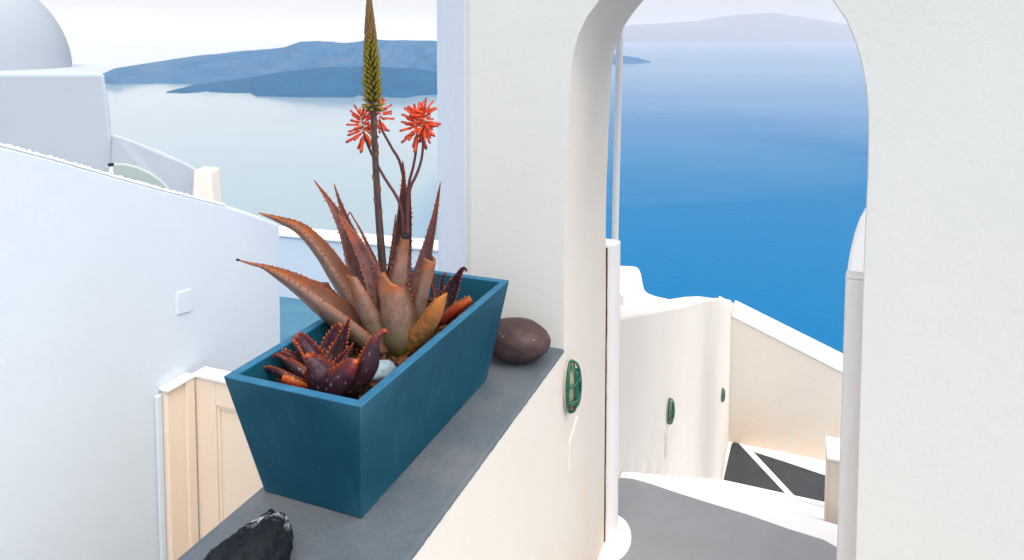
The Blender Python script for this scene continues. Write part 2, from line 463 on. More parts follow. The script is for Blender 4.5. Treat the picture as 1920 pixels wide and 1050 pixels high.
def arch_wall():
    fl = [(1124, 0), (1105, 24), (1090, 48), (1081, 74), (1074, 105), (1070, 133), (1067, 190), (1063, 286), (1059.5, 381), (1057.5, 476)]
    fl = [on_t(x, y, 0) for x, y in fl]
    fr = [(1560, 0), (1580, 25), (1597, 60), (1612, 105), (1622, 150), (1627, 200), (1628, 260), (1626, 340), (1622, 420), (1618, 530), (1610, 800), (1603, 1050)]
    fr = [on_t(x, y, 0) for x, y in fr]
    def apex(a, b, h, n=9):
        out = []
        for i in range(1, n):
            f = i / n; s = a[0] + (b[0] - a[0]) * f
            out.append((s, a[1] + (b[1] - a[1]) * f + h * 4 * f * (1 - f) * (1 - .25 * (1 - 4 * f * (1 - f)))))
        return out
    zb = ZF - .3
    left_f = [(0.0, zb), (0.0, ZF), (0.0, ZL)] + fl[::-1]
    right_f = fr + [(fr[-1][0] - .004, ZF), (fr[-1][0] - .004, zb)]
    op_f = resample(left_f, 40) + apex(fl[0], fr[0], .16) + resample(right_f, 40)
    op_f = [(s, z) for s, z in op_f]
    bl = [(1209.5, 0), (1186, 29), (1169, 55), (1157, 86), (1151, 110), (1147, 167), (1144, 229), (1140, 333), (1138, 429)]
    bl = [on_t(x, y, TW) for x, y in bl]
    br = [(s + .10, z) for s, z in fr]
    left_b = [(0.0, zb), (0.0, ZF), (0.0, ZL)] + bl[::-1]
    right_b = br + [(br[-1][0], ZF), (br[-1][0], zb)]
    op_b = resample(left_b, 40) + apex(bl[0], br[0], .10) + resample(right_b, 40)
    ztop = 1.25; sR = 3.2
    of = [(sR, zb), (sR, ztop), (sA, ztop), (sA, zb)]
    ob = [(sR, zb), (sR, ztop), (sB, ztop), (sB, zb)]
    bm = bmesh.new()
    a = [bm.verts.new(P(s, 0, z)) for s, z in op_f + of]
    b = [bm.verts.new(P(s, TW, z)) for s, z in op_b + ob]
    n = len(a)
    wl_ = bm.edges.layers.float.new('bevel_weight_edge')
    fa = bm.faces.new(a); fb = bm.faces.new(b[::-1])
    for i in range(n): bm.faces.new((a[i], a[(i + 1) % n], b[(i + 1) % n], b[i]))
    bm.edges.ensure_lookup_table()
    def wgt(v1, v2, w):
        e = bm.edges.get((v1, v2))
        if e: e[wl_] = w
    nop = len(op_f)
    for i in range(nop - 1):
        if i > 40: wgt(a[i], a[i + 1], .18)
        wgt(b[i], b[i + 1], 1)
    wgt(a[nop + 2], a[nop + 3], 1.0); wgt(b[nop + 2], b[nop + 3], 1.0)
    o = link('arch_wall', bm, M['arch'], smooth=30)
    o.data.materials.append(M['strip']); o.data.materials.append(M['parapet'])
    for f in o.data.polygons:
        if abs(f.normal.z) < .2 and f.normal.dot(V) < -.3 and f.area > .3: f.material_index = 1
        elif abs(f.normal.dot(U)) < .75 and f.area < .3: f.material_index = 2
    m = o.modifiers.new('bevel', 'BEVEL'); m.limit_method = 'WEIGHT'; m.width = .022; m.segments = 4
    tag(o, 'tall whitewashed plaster wall pierced by a rounded archway', 'wall')
    return o
arch_wall()

# --- parapet with grey painted ledge
sPL = st(on_z(493, 907, ZL))[0] - .02
def parapet():
    root = empty('parapet_wall', P(sPL / 2, -1, ZF))
    bm = bmesh.new()
    n = 60; T0 = -2.3
    e = .018
    # body up to just below the painted top, rounded left shoulder
    prof = [(0, ZF - .3), (0, ZL - .004), (-.004, ZL), (sPL + .05, ZL), (sPL + .02, ZL - .012), (sPL + .004, ZL - .035), (sPL, ZL - .07), (sPL, ZF - .3)]
    extr_t(bm, prof, T0, 0)
    o = link('body', bm, M['parapet']); adopt(o, root)
    for v in o.data.vertices: v.co = v.co - Vector((0, 0, 0))
    # paint skin: ragged hand-brushed margin along the right edge
    bm = bmesh.new()
    N_ = 900
    rows = []
    for i in range(N_ + 1):
        t = T0 + (0 - T0) * i / N_ - .0005
        w = mnoise.fractal(Vector((t * 60, 1.3, 0)), .6, 2, 5) * .0016 + mnoise.noise(Vector((t * 11, 4, 0))) * .0016
        lip = ZL - .0055 + max(-.004, min(w, .0035))
        prof = [(sPL - .003, ZL - .075), (sPL + .001, ZL - .034), (sPL + .018, ZL - .009), (sPL + .05, ZL + .004), (-.010, ZL + .004), (-.003, ZL + .0034), (.0010, ZL + .0005), (.0016, max(lip, ZL - .009)), (.0002, max(lip, ZL - .009) - .0008)]
        rows.append([bm.verts.new(P(s, t, z)) for s, z in prof])
    for a, b in zip(rows, rows[1:]):
        for k in range(len(a) - 1): bm.faces.new((a[k], a[k + 1], b[k + 1], b[k]))
    o = link('ledge_top', bm, M['ledge'], smooth=60); adopt(o, root)
    o['label'] = 'grey painted cement top of the parapet'
    tag(root, 'low cream plaster parapet with grey painted top carrying the planter', 'wall')
    return root
def fix_children(root):                                # children were modelled in world coordinates
    for c in root.children:
        pass
def adopt(o, parent):
    o.parent = parent
    o.location = Vector(o.location) - Vector(parent.location)
    return o
parapet()

# --- left stairway wall
GAP = .86
sW = sPL - GAP
def left_wall():
    root = empty('stair_side_wall', P(sW - .15, .5, ZF))
    tE = on_s(527, 500, sW)[0]
    top_px = [(-160, 222), (0, 270), (100, 296), (200, 325), (300, 353), (380, 373), (420, 383), (470, 399), (527, 420)]
    tops = [on_s(x, y, sW) for x, y in top_px]
    tops[-1] = (tE, tops[-1][1])
    prof = [(tops[0][0], ZF - .6)] + tops + [(tE - .008, -1.35), (tE - .02, ZF - .6)]
    bm = bmesh.new(); extr_s(bm, prof, sW - .24, sW)
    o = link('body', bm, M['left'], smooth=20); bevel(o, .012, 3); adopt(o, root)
    # toothed plaster crest: row of small points along the top arris
    bm = bmesh.new()
    t0, t1 = on_s(-100, 240, sW)[0], on_s(424, 384, sW)[0]
    def zt(t):
        for (a, b), (c, d) in zip(tops, tops[1:]):
            if a <= t <= c: return b + (d - b) * (t - a) / (c - a)
        return tops[-1][1]
    n = 140
    for i in range(n):
        t = t0 + (t1 - t0) * i / n; w = (t1 - t0) / n
        h = .0078 * random.uniform(.6, 1.25); z = zt(t) - .004; zz = zt(t + w) - .004
        lean = random.uniform(-.2, .2) * w
        prism(bm, [P(sW - .018, t, z), P(sW + .001, t, z), P(sW + .001, t + w * .96, zz), P(sW - .018, t + w * .96, zz)],
              [P(sW - .012, t + w * .42 + lean, z + h), P(sW - .006, t + w * .42 + lean, z + h), P(sW - .006, t + w * .5 + lean, z + h), P(sW - .012, t + w * .5 + lean, z + h)])
    o = link('toothed_crest', bm, M['bright']); adopt(o, root); o['label'] = 'row of small white plaster teeth along the sloping wall top'
    # blank cover plate
    bm = bmesh.new()
    pt = [on_s(x, y, sW) for x, y in ((331, 549), (357, 541), (357, 583), (331, 590))]
    extr_s(bm, pt, sW - .002, sW + .006)
    o = link('cover_plate', bm, M['left']); bevel(o, .002, 2); adopt(o, root); o['label'] = 'square blank cover plate painted over'
    tag(root, 'pale bluish whitewashed wall sloping down at the left', 'wall')
left_wall()

# --- gate and its post between the left wall and the parapet
def gate():
    tg0, zg = on_s(312, 724, sW + .03); tg1, zg1 = on_s(363, 703, sW + .03)
    zg = (zg + zg1) / 2
    root = empty('gate_post', P(sW + .02, tg0, ZF))
    bm = bmesh.new(); sbox(bm, sW + .001, sW + .030, tg0, tg1 - .004, ZF - .3, zg - .012); o = link('shaft', bm, M['cream']); bevel(o, .006, 2); adopt(o, root)
    tm = tg0 + (tg1 - tg0) * .62
    bm = bmesh.new(); sbox(bm, sW + .028, sW + .042, tm, tg1 - .006, ZF - .3, zg - .014); o = link('stop_bead', bm, M['cream']); bevel(o, .004, 2); adopt(o, root)
    bm = bmesh.new(); sbox(bm, sW + .002, sW + .046, tg0 - .008, tg1 - .004, zg - .012, zg + .002); o = link('cap', bm, M['bright']); bevel(o, .005, 2); adopt(o, root)
    bm = bmesh.new(); sbox(bm, sW + .0005, sW + .014, tg0 - .026, tg0 - .001, ZF - .3, zg - .02); o = link('plaster_fillet', bm, M['left']); bevel(o, .006, 2); adopt(o, root)
    tag(root, 'narrow cream gate post fixed to the bluish wall', 'post')
    g = empty('gate', P(sW + .4, tg1, ZF))
    s0, s1 = sW + .034, sPL - .012
    th = .045; tf = tg1
    zt = on_t(366, 700, tf)[1]; zbot = ZF + .03
    stl = on_t(404, 780, tf)[0] - s0
    zrail = on_t(406, 762, tf)[1]
    def part(nm, a, b, c, d, e, f, mat=M['cream'], bw=.004):
        bm = bmesh.new(); sbox(bm, a, b, c, d, e, f); o = link(nm, bm, mat); bevel(o, bw, 2); adopt(o, g)
    part('stile', s0, s0 + stl, tf, tf + th, zbot, zt - .012)
    part('stile', s1 - stl, s1, tf, tf + th, zbot, zt - .012)
    part('top_rail', s0 + stl + .0005, s1 - stl - .0005, tf + .001, tf + th - .001, zrail, zt - .012)
    part('bottom_rail', s0 + stl + .0005, s1 - stl - .0005, tf + .001, tf + th - .001, zbot, zbot + .14)
    part('panel', s0 + stl - .002, s1 - stl + .002, tf + .014, tf + th - .014, zbot + .02, zrail + .01)
    part('moulding', s0 + stl + .0005, s0 + stl + .012, tf + .006, tf + .02, zbot + .14, zrail, bw=.003)
    part('moulding', s0 + stl + .0125, s1 - stl - .0005, tf + .006, tf + .02, zrail - .012, zrail - .0005, bw=.003)
    part('cap', s0 - .001, s1, tf - .008, tf + th + .006, zt - .0115, zt + .004, M['bright'], .004)
    tag(g, 'low cream panelled gate behind the left end of the planter', 'gate')
gate()
bm = bmesh.new(); sbox(bm, sW + .001, sPL - .001, -2.5, 1.8, ZF - .25, ZF); tag(link('side_passage_floor', bm, M['landing']), 'grey floor of the passage behind the parapet', kind='structure')

# ================================================================== ARCHWAY FITTINGS, LANDING, STAIRS
S1 = -.055
# landing
def landing():
    edge_px = [(1160, 897), (1172, 897), (1188, 899), (1220, 908), (1270, 925), (1330, 944), (1400, 965), (1480, 993), (1545, 1013), (1575, 1030), (1640, 1060)]
    e = [st(on_z(x, y, ZF))[:2] for x, y in edge_px]
    root = empty('landing', P(.4, 0, ZF - .3))
    W = .075
    outer = [(S1, e[0][1] + W)] + [(s, t + W + .07 * max(0, s) / .85) for i, (s, t) in enumerate(e[1:], 1)]
    bm = bmesh.new()
    pts = [(.001, -2.4), (2.2, -2.4), (2.2, outer[-1][1])] + outer[::-1] + [(S1, TW + .002), (.001, TW + .002)]
    prism(bm, [P(s, t, ZF - .18) for s, t in pts], [P(s, t, ZF - .004) for s, t in pts])
    o = link('white_edge', bm, M['bright']); bevel(o, .02, 3); adopt(o, root)
    bm = bmesh.new()
    e2 = [P(.002, -2.38, ZF + .002)] + [P(2.18, -2.38, ZF + .002), P(2.18, e[-1][1], ZF + .002)] + [P(s, t, ZF + .002) for s, t in e[::-1]] + [P(S1 + .002, e[0][1] - .03, ZF + .002), P(S1 + .002, TW + .004, ZF + .002), P(.002, TW + .004, ZF + .002)]
    bm.faces.new([bm.verts.new(p) for p in e2])
    o = link('grey_floor', bm, M['landing']); adopt(o, root)
    tag(root, 'grey painted landing with a white curving edge beyond the arch', kind='structure')
    return e[0][1] + W, outer
tL, oedge = landing()
def stairs():
    tC, zC = on_s(1366, 828, S1)
    n = 18; rise = (ZF - zC) / n
    go = .318
    root = empty('staircase', P(.6, tL, zC))
    # nosing direction follows the landing edge
    sl = (oedge[-2][1] - oedge[3][1]) / (oedge[-2][0] - oedge[3][0])
    for k in range(1, n):
        z = ZF - rise * k
        def tt(s, kk): return tL + sl * s * (1 - kk / n) + go * kk
        SW = 1.6
        bm = bmesh.new()
        prism(bm, [P(S1 + .001, tt(0, k - 1) - .02, z - rise - .1), P(SW, tt(SW, k - 1) - .02, z - rise - .1), P(SW, tt(SW, k), z - rise - .1), P(S1 + .001, tt(0, k), z - rise - .1)],
              [P(S1 + .001, tt(0, k - 1) - .02, z), P(SW, tt(SW, k - 1) - .02, z), P(SW, tt(SW, k), z), P(S1 + .001, tt(0, k), z)])
        o = link('step', bm, M['bright']); bevel(o, .012, 2); adopt(o, root)
        bm = bmesh.new()
        q = [P(.06, tt(.06, k - 1) + .03, z + .004), P(SW - .05, tt(SW, k - 1) + .03, z + .004), P(SW - .05, tt(SW, k) - .15, z + .004), P(.06, tt(.06, k) - .15, z + .004)]
        bm.faces.new([bm.verts.new(p) for p in q])
        g = link('tread', bm, M['darkstep']); g.parent = o
    tag(root, 'white edged steps descending below the landing', kind='structure')
    # lower landing
    root = empty('lower_landing', P(.6, tC - .5, zC))
    bm = bmesh.new(); sbox(bm, S1 + .001, 4.0, tL + go * (n - 1) - .1, tC + .02, zC - .3, zC); o = link('white_base', bm, M['bright']); adopt(o, root)
    for tri in ([(1357, 897), (1364, 866), (1371, 835), (1374, 829), (1379, 827), (1384, 830), (1497, 951), (1440, 1010), (1345, 980), (1345, 950)],
                [(1413, 847), (1470, 865), (1553, 893), (1640, 925), (1640, 990), (1548, 990), (1540, 982), (1512, 953)]):
        bm = bmesh.new(); bm.faces.new([bm.verts.new(on_z(x, y, zC + .004)) for x, y in tri])
        adopt(link('tread', bm, M['darkstep']), root)
    tag(root, 'dark grey winding treads with white lines at the stair corner', kind='structure')
    return tC, zC
tC, zC = stairs()

# stairway wall, coplanar with the archway jamb
def stair_wall():
    root = empty('stairway_wall', P(-.1, 3.5, zC))
    top_px = [(1141, 598), (1165, 592), (1205, 585), (1245, 578), (1275, 573), (1300, 568), (1325, 562), (1345, 560), (1353, 562), (1360, 571), (1366, 583)]
    tops = [on_s(x, y, S1) for x, y in top_px]
    tops[0] = (TW + .001, tops[0][1])
    tops[-1] = (tC, tops[-1][1])
    prof = [(TW + .001, zC - .4)] + tops + [(tC, zC - .4)]
    bm = bmesh.new(); extr_s(bm, prof, S1 - .22, S1)
    o = link('body', bm, M['stairwall'], smooth=25); bevel(o, .02, 3); adopt(o, root)
    # painted-over conduit stub below the lamp
    for (x0, y0, y1) in ((1249, 803, 850),):
        t, z0 = on_s(x0, y0, S1); _, z1 = on_s(x0, y1, S1)
        bm = bmesh.new(); extr_s(bm, [(t - .05, z1), (t + .03, z1), (t + .03, z0 - .02), (t + .08, z0 + .05), (t - .02, z0 + .03), (t - .05, z0)], S1 - .003, S1 + .008)
        o = link('conduit_stub', bm, M['stairwall2']); bevel(o, .006, 2); adopt(o, root)
    tag(root, 'cream plaster wall beside the stairs carrying two far lamps', 'wall')
    # corner parapet
    root = empty('corner_parapet', P(1, tC, zC))
    bm = bmesh.new()
    s1, z1 = on_t(1800, 797, tC)
    zt0 = on_t(1366, 596, tC)[1]
    sM, zM = on_t(1580, 700, tC)
    sl = (zM - zt0) / (sM - 0)
    s1 = 2.6; z1 = zt0 + sl * s1; zt0 = zt0
    extr_t(bm, [(S1 - .2, zC - .4), (s1, zC - .4), (s1, z1), (S1 - .2, zt0 + sl * (S1 - .2))], tC + .001, tC + .52)
    o = link('body', bm, M['stairwall2']); adopt(o, root)
    bm = bmesh.new()
    extr_t(bm, [(-.045, zt0 - sl * .045 + .001), (s1, z1 + .001), (s1, z1 + .05), (-.045, zt0 - sl * .045 + .05)], tC - .015, tC + .55)
    o = link('coping', bm, M['bright']); bevel(o, .02, 3); adopt(o, root)
    o['label'] = 'bright white sloping coping'
    tag(root, 'cream parapet with bright white sloping coping at the stair corner', 'wall')
    # curving white parapet behind the stairway wall
    outer = [(1120, 494, 6.2), (1150, 496, 6.2), (1165, 497, 6.2), (1188, 498, 6.2), (1197, 501, 6.2), (1202, 512, 6.25), (1205, 530, 6.3), (1209, 545, 6.4), (1222, 553, 6.5), (1245, 559, 6.7), (1275, 565, 7.0), (1310, 571, 7.4), (1345, 585, 8.0)]
    inner = [(1120, 520, 5.4), (1150, 532, 5.4), (1165, 545, 5.4), (1172, 552, 5.4), (1180, 559, 5.45), (1190, 564, 5.5), (1201, 568, 5.6), (1212, 572, 5.7), (1226, 576, 5.9), (1246, 582, 6.2), (1270, 590, 6.6), (1300, 598, 7.1), (1330, 606, 7.7)]
    A = catmull([at(*q) for q in outer], 48); B = catmull([at(*q) for q in inner], 48)
    bm = bmesh.new(); rows = []
    for a, b in zip(A, B):
        z = (a.z + b.z) / 2
        mid = a.lerp(b, .5) + ZV * .02
        rows.append([bm.verts.new((a.x, a.y, zC)), bm.verts.new(a - ZV * .03), bm.verts.new(a.lerp(b, .06) + ZV * .005), bm.verts.new(mid), bm.verts.new(b.lerp(a, .06) + ZV * .0), bm.verts.new(b - ZV * .03), bm.verts.new((b.x, b.y, zC))])
    for p, q in zip(rows, rows[1:]):
        for k in range(6): bm.faces.new((p[k], p[k + 1], q[k + 1], q[k]))
    bm.faces.new(rows[0]); bm.faces.new(rows[-1][::-1])
    tag(link('curved_parapet', bm, M['bright'], smooth=50), 'white parapet dipping in a curve behind the stairway wall', 'wall')
stair_wall()

# end block of the low wall on the right of the stairs
def stair_block():
    root = empty('stair_end_block', P(1.2, 1.4, ZF - .5))
    Y = 3.5
    a = at(1549, 978, Y); b = at(1552, 862, Y); zt = b.z; zb = a.z
    c = on_z(1556, 822, zt)
    s0, t0, _ = st(b); s1, t1, _ = st(c)
    bm = bmesh.new()
    prism(bm, [P(s0, t0, zb - .3), P(s0 + .5, t0, zb - .3), P(s0 + .5, t1, zb - .3), P(s0, t1, zb - .3)], [P(s0, t0, zt - .005), P(s0 + .5, t0, zt - .005), P(s0 + .5, t1, zt - .005), P(s0, t1, zt - .005)])
    o = link('body', bm, M['cream']); bevel(o, .012, 2); adopt(o, root)
    bm = bmesh.new(); sbox(bm, s0 - .004, s0 + .5, t0 - .004, t1 + .004, zt - .0045, zt + .012); o = link('cap', bm, M['bright']); bevel(o, .006, 2); adopt(o, root)
    tag(root, 'small peach block with white cap at the right of the stairs', 'wall')
stair_block()

# vaulted white house seen past the right jamb
def vault_house():
    Y = 5.6
    pts = [(1640, 366), (1622, 384), (1611, 405), (1602, 432), (1595, 462), (1590, 490), (1587, 516), (1586, 560), (1586, 620), (1586, 700), (1586, 980)]
    pr = [st(at(x, y, Y))[::2] for x, y in pts]
    t0 = st(at(1590, 490, Y))[1]
    right = pr[0][0]
    full = pr + [(2 * right - s, z) for s, z in pr[::-1]]
    bm = bmesh.new(); prism(bm, [P(s, t0, z) for s, z in full], [P(s + .12, t0 + .9, z - .62) for s, z in full])
    o = link('vaulted_house', bm, M['far'], smooth=25); bevel(o, .03, 3)
    tag(o, 'white vaulted house end peeking past the right side of the arch', 'building')
vault_house()

# left post with rusty joint and rounded plinth
def posts():
    ztop = on_s(1138, 460, .0)[1]
    root = empty('door_post', P(.01, TW, ZF))
    bm = bmesh.new()
    prof = []
    w0, w1 = TW - .006, TW + .085
    c = .036
    pts = [(-.06, w0 + .012), (0.002, w0)] + [(c * (1 - (1 - f) ** 2) * 1.0, w0 + (w1 - w0) * .62 * f ** 1.4) for f in (.25, .5, .75, 1)] + [(c * .96, w1 - .012), (c * .6, w1), (-.06, w1)]
    prism(bm, [P(s, t, ZF) for s, t in pts], [P(s, t, ztop) for s, t in pts])
    o = link('shaft', bm, M['bright'], smooth=40); bevel(o, .004, 2); adopt(o, root)
    # rusty ragged joint between jamb and post
    bm = bmesh.new()
    n = 150; prev = None
    for i in range(n + 1):
        z = ZF + .02 + (ztop - ZF - .03) * i / n
        f = i / n
        wob = mnoise.fractal(Vector((z * 7, 2.2, 0)), .8, 2, 4) * .006
        w = .0016 + .004 * max(0, mnoise.noise(Vector((z * 26, 7, 0)))) * (0.35 + .65 * math.exp(-((f - .55) / .3) ** 2)) * 2
        a = bm.verts.new(P(.0035, TW - .012 + wob - w, z)); b = bm.verts.new(P(.0035, TW - .012 + wob + w, z))
        if prev: bm.faces.new((prev[0], prev[1], b, a))
        prev = (a, b)
    ex = bmesh.ops.extrude_face_region(bm, geom=bm.faces[:])
    bmesh.ops.translate(bm, vec=-V * .006, verts=[v for v in ex['geom'] if isinstance(v, bmesh.types.BMVert)])
    o = link('rusty_joint', bm, M['crack']); adopt(o, root); o['label'] = 'ragged rust brown joint between post and jamb'
    tag(root, 'cream rounded door post stub at the left jamb of the arch', 'post')
    # plinth
    bm = bmesh.new()
    ctr = (0.0, TW + .02)
    ring = []
    for i in range(29):
        a = -math.pi / 2 * 1.0 + math.pi * i / 28
        rr = (.115 if a < 0 else .135)
        ring.append((max(.0, .095 * math.cos(a)) ** 1.0 + .0, ctr[1] + rr * 1.15 * math.sin(a)))
    ring = [(s, t) for s, t in ring] + [(-.03, ctr[1] + .15), (-.03, ctr[1] - .13)]
    prism(bm, [P(s, t, ZF - .05) for s, t in ring], [P(s, t, ZF + .014) for s, t in ring])
    o = link('plinth', bm, M['bright'], smooth=40); bevel(o, .01, 3)
    tag(o, 'rounded white plaster plinth under the left door post', 'plinth')
    # thin white pipe
    bm = bmesh.new()
    Y = 2.95
    tube(bm, [at(1166, -160, Y), at(1163, 40, Y), at(1158.5, 200, Y), at(1154.5, 380, Y), at(1152, 500, Y), at(1150, 1000, Y)], .0145, 12)
    tag(link('downpipe', bm, M['far'], smooth=60), 'thin white vertical pipe just behind the left side of the arch', 'pipe')
    # right post
    t0 = .10
    s0, zt = on_t(1588, 524, t0)
    s1 = on_t(1626, 524, t0)[0]
    sb = on_t(1577, 900, t0)[0]
    root = empty('right_door_post', P(s0, t0, ZF)); root.name = 'door_post'
    bm = bmesh.new()
    prism(bm, [P(sb - .004, t0, ZF - .2), P(s1 + .05, t0, ZF - .2), P(s1 + .05, t0 + .06, ZF - .2), P(sb - .004, t0 + .06, ZF - .2)],
          [P(s0, t0, zt), P(s1 + .05, t0, zt), P(s1 + .05, t0 + .06, zt), P(s0, t0 + .06, zt)])
    o = link('shaft', bm, M['bright']); bevel(o, .003, 2); adopt(o, root)
    bm = bmesh.new(); sbox(bm, s0 + .001, s1 + .05, t0 + .004, t0 + .058, zt + .0005, zt + .010); o = link('cap', bm, M['bright']); bevel(o, .004, 2); adopt(o, root)
    tag(root, 'flat bluish white door post stub inside the right side of the arch', 'post')
posts()

# conduit patch below the near lamp
t, z0 = on_s(1071, 822, 0); _, z1 = on_s(1071, 880, 0)
bm = bmesh.new(); extr_s(bm, [(t - .03, z1), (t + .045, z1), (t + .05, z0 + .012), (t + .085, z0 + .035), (t + .06, z0 + .044), (t - .028, z0 + .004)], -.003, .005)
o = link('conduit_stub', bm, M['parapet']); bevel(o, .002, 2)
tag(o, 'painted over conduit stub below the nearest green wall lamp', 'conduit')

# --- bulkhead lamps
M['green'] = simple('green_enamel_wire', (.010, .12, .075), .3, .5, .2, 60)
def glassmat():
    m = N('frosted_lamp_glass'); m.color((.34, .37, .24)); m.set(rough=.22, spec=.5, coat=.3)
    m.b.inputs['Transmission Weight'].default_value = .25
    return m.m
M['lampglass'] = glassmat()
M['lampbase'] = simple('lamp_base_enamel', (.62, .58, .50), .5, .4, .2)
M['copper'] = simple('copper_screw', (.6, .2, .08), .4, .5, .2)
def lamp_meshes():
    H, Wd = .084, .040
    out = {}
    def oval(r, off, k=28): return [(0 + off, Wd * r * math.cos(2 * math.pi * i / k), H * r * math.sin(2 * math.pi * i / k)) for i in range(k)]
    bm = bmesh.new()
    prism(bm, [Vector(p) for p in oval(.98, -.001)], [Vector(p) for p in oval(.92, .014)]); out['base_plate'] = bm
    bm = bmesh.new()
    prof = [(.82, .010), (.80, .016), (.72, .023), (.55, .030), (.30, .034), (.05, .035)]
    rings = [[bm.verts.new(p) for p in oval(r, o, 24)] for r, o in prof]
    for a, b in zip(rings, rings[1:]):
        for i in range(24): bm.faces.new((a[i], a[(i + 1) % 24], b[(i + 1) % 24], b[i]))
    bm.faces.new(rings[-1]); out['glass'] = bm
    bm = bmesh.new()
    def loop(r, off, rad): tube(bm, [Vector(p) for p in oval(r, off, 36)] + [Vector(oval(r, off, 36)[0])], rad, 6, False)
    loop(.97, .014, .0060); loop(.55, .036, .0045)
    for ys in (-.42, .42):                      # upright bows
        pts = []
        for i in range(17):
            a = -math.pi / 2 + math.pi * i / 16
            zz = H * .97 * math.sin(a) * .92
            pts.append(Vector((.013 + .028 * (math.cos(a) ** .6 if math.cos(a) > 1e-6 else 0), Wd * ys, zz)))
        tube(bm, pts, .0046, 6)
    for zs in (-.30, .34):                      # cross bows
        pts = []
        for i in range(17):
            a = -math.pi / 2 + math.pi * i / 16
            pts.append(Vector((.013 + .028 * (max(0, math.cos(a)) ** .6), Wd * .95 * math.sin(a), H * zs + .012 * math.sin(a))))
        tube(bm, pts, .0046, 6)
    out['cage'] = bm
    for nm, zs in (('screw_a', -1), ('screw_b', 1)):
        bm = bmesh.new(); tube(bm, [(.010, 0, H * .86 * zs), (.021, 0, H * .86 * zs)], .006, 8); out[nm] = bm
    res = {}
    for k, b in out.items():
        bmesh.ops.recalc_face_normals(b, faces=b.faces)
        for f in b.faces: f.smooth = True
        me = bpy.data.meshes.new(k); b.to_mesh(me); b.free()
        me.materials.append({'base_plate': M['lampbase'], 'glass': M['lampglass'], 'cage': M['green'], 'screw_a': M['copper'], 'screw_b': M['copper']}[k])
        res[k] = me
    return res
LM = lamp_meshes()
for (px, py, lab, dt) in ((1062, 723, 'green caged oval wall lamp on the arch jamb, nearest and largest', .0),
                          (1251, 770, 'middle green caged wall lamp on the cream stairway wall', 0),
                          (1352, 740, 'farthest and smallest green caged lamp near the stair corner', 0)):
    sl = 0.0 if px < 1100 else S1
    t, z = on_s(px, py, sl)
    root = empty('wall_lamp', P(sl + .001, t + dt, z))
    root.rotation_euler = (0, 0, -ANG)
    for k in ('base_plate', 'glass', 'cage', 'screw_a', 'screw_b'):
        nm = k.split('_')[0] if 'screw' in k else k
        c = bpy.data.objects.new(nm, LM[k]); COL.objects.link(c); c.parent = root
    tag(root, lab, 'lamp', 'green caged wall lamps')

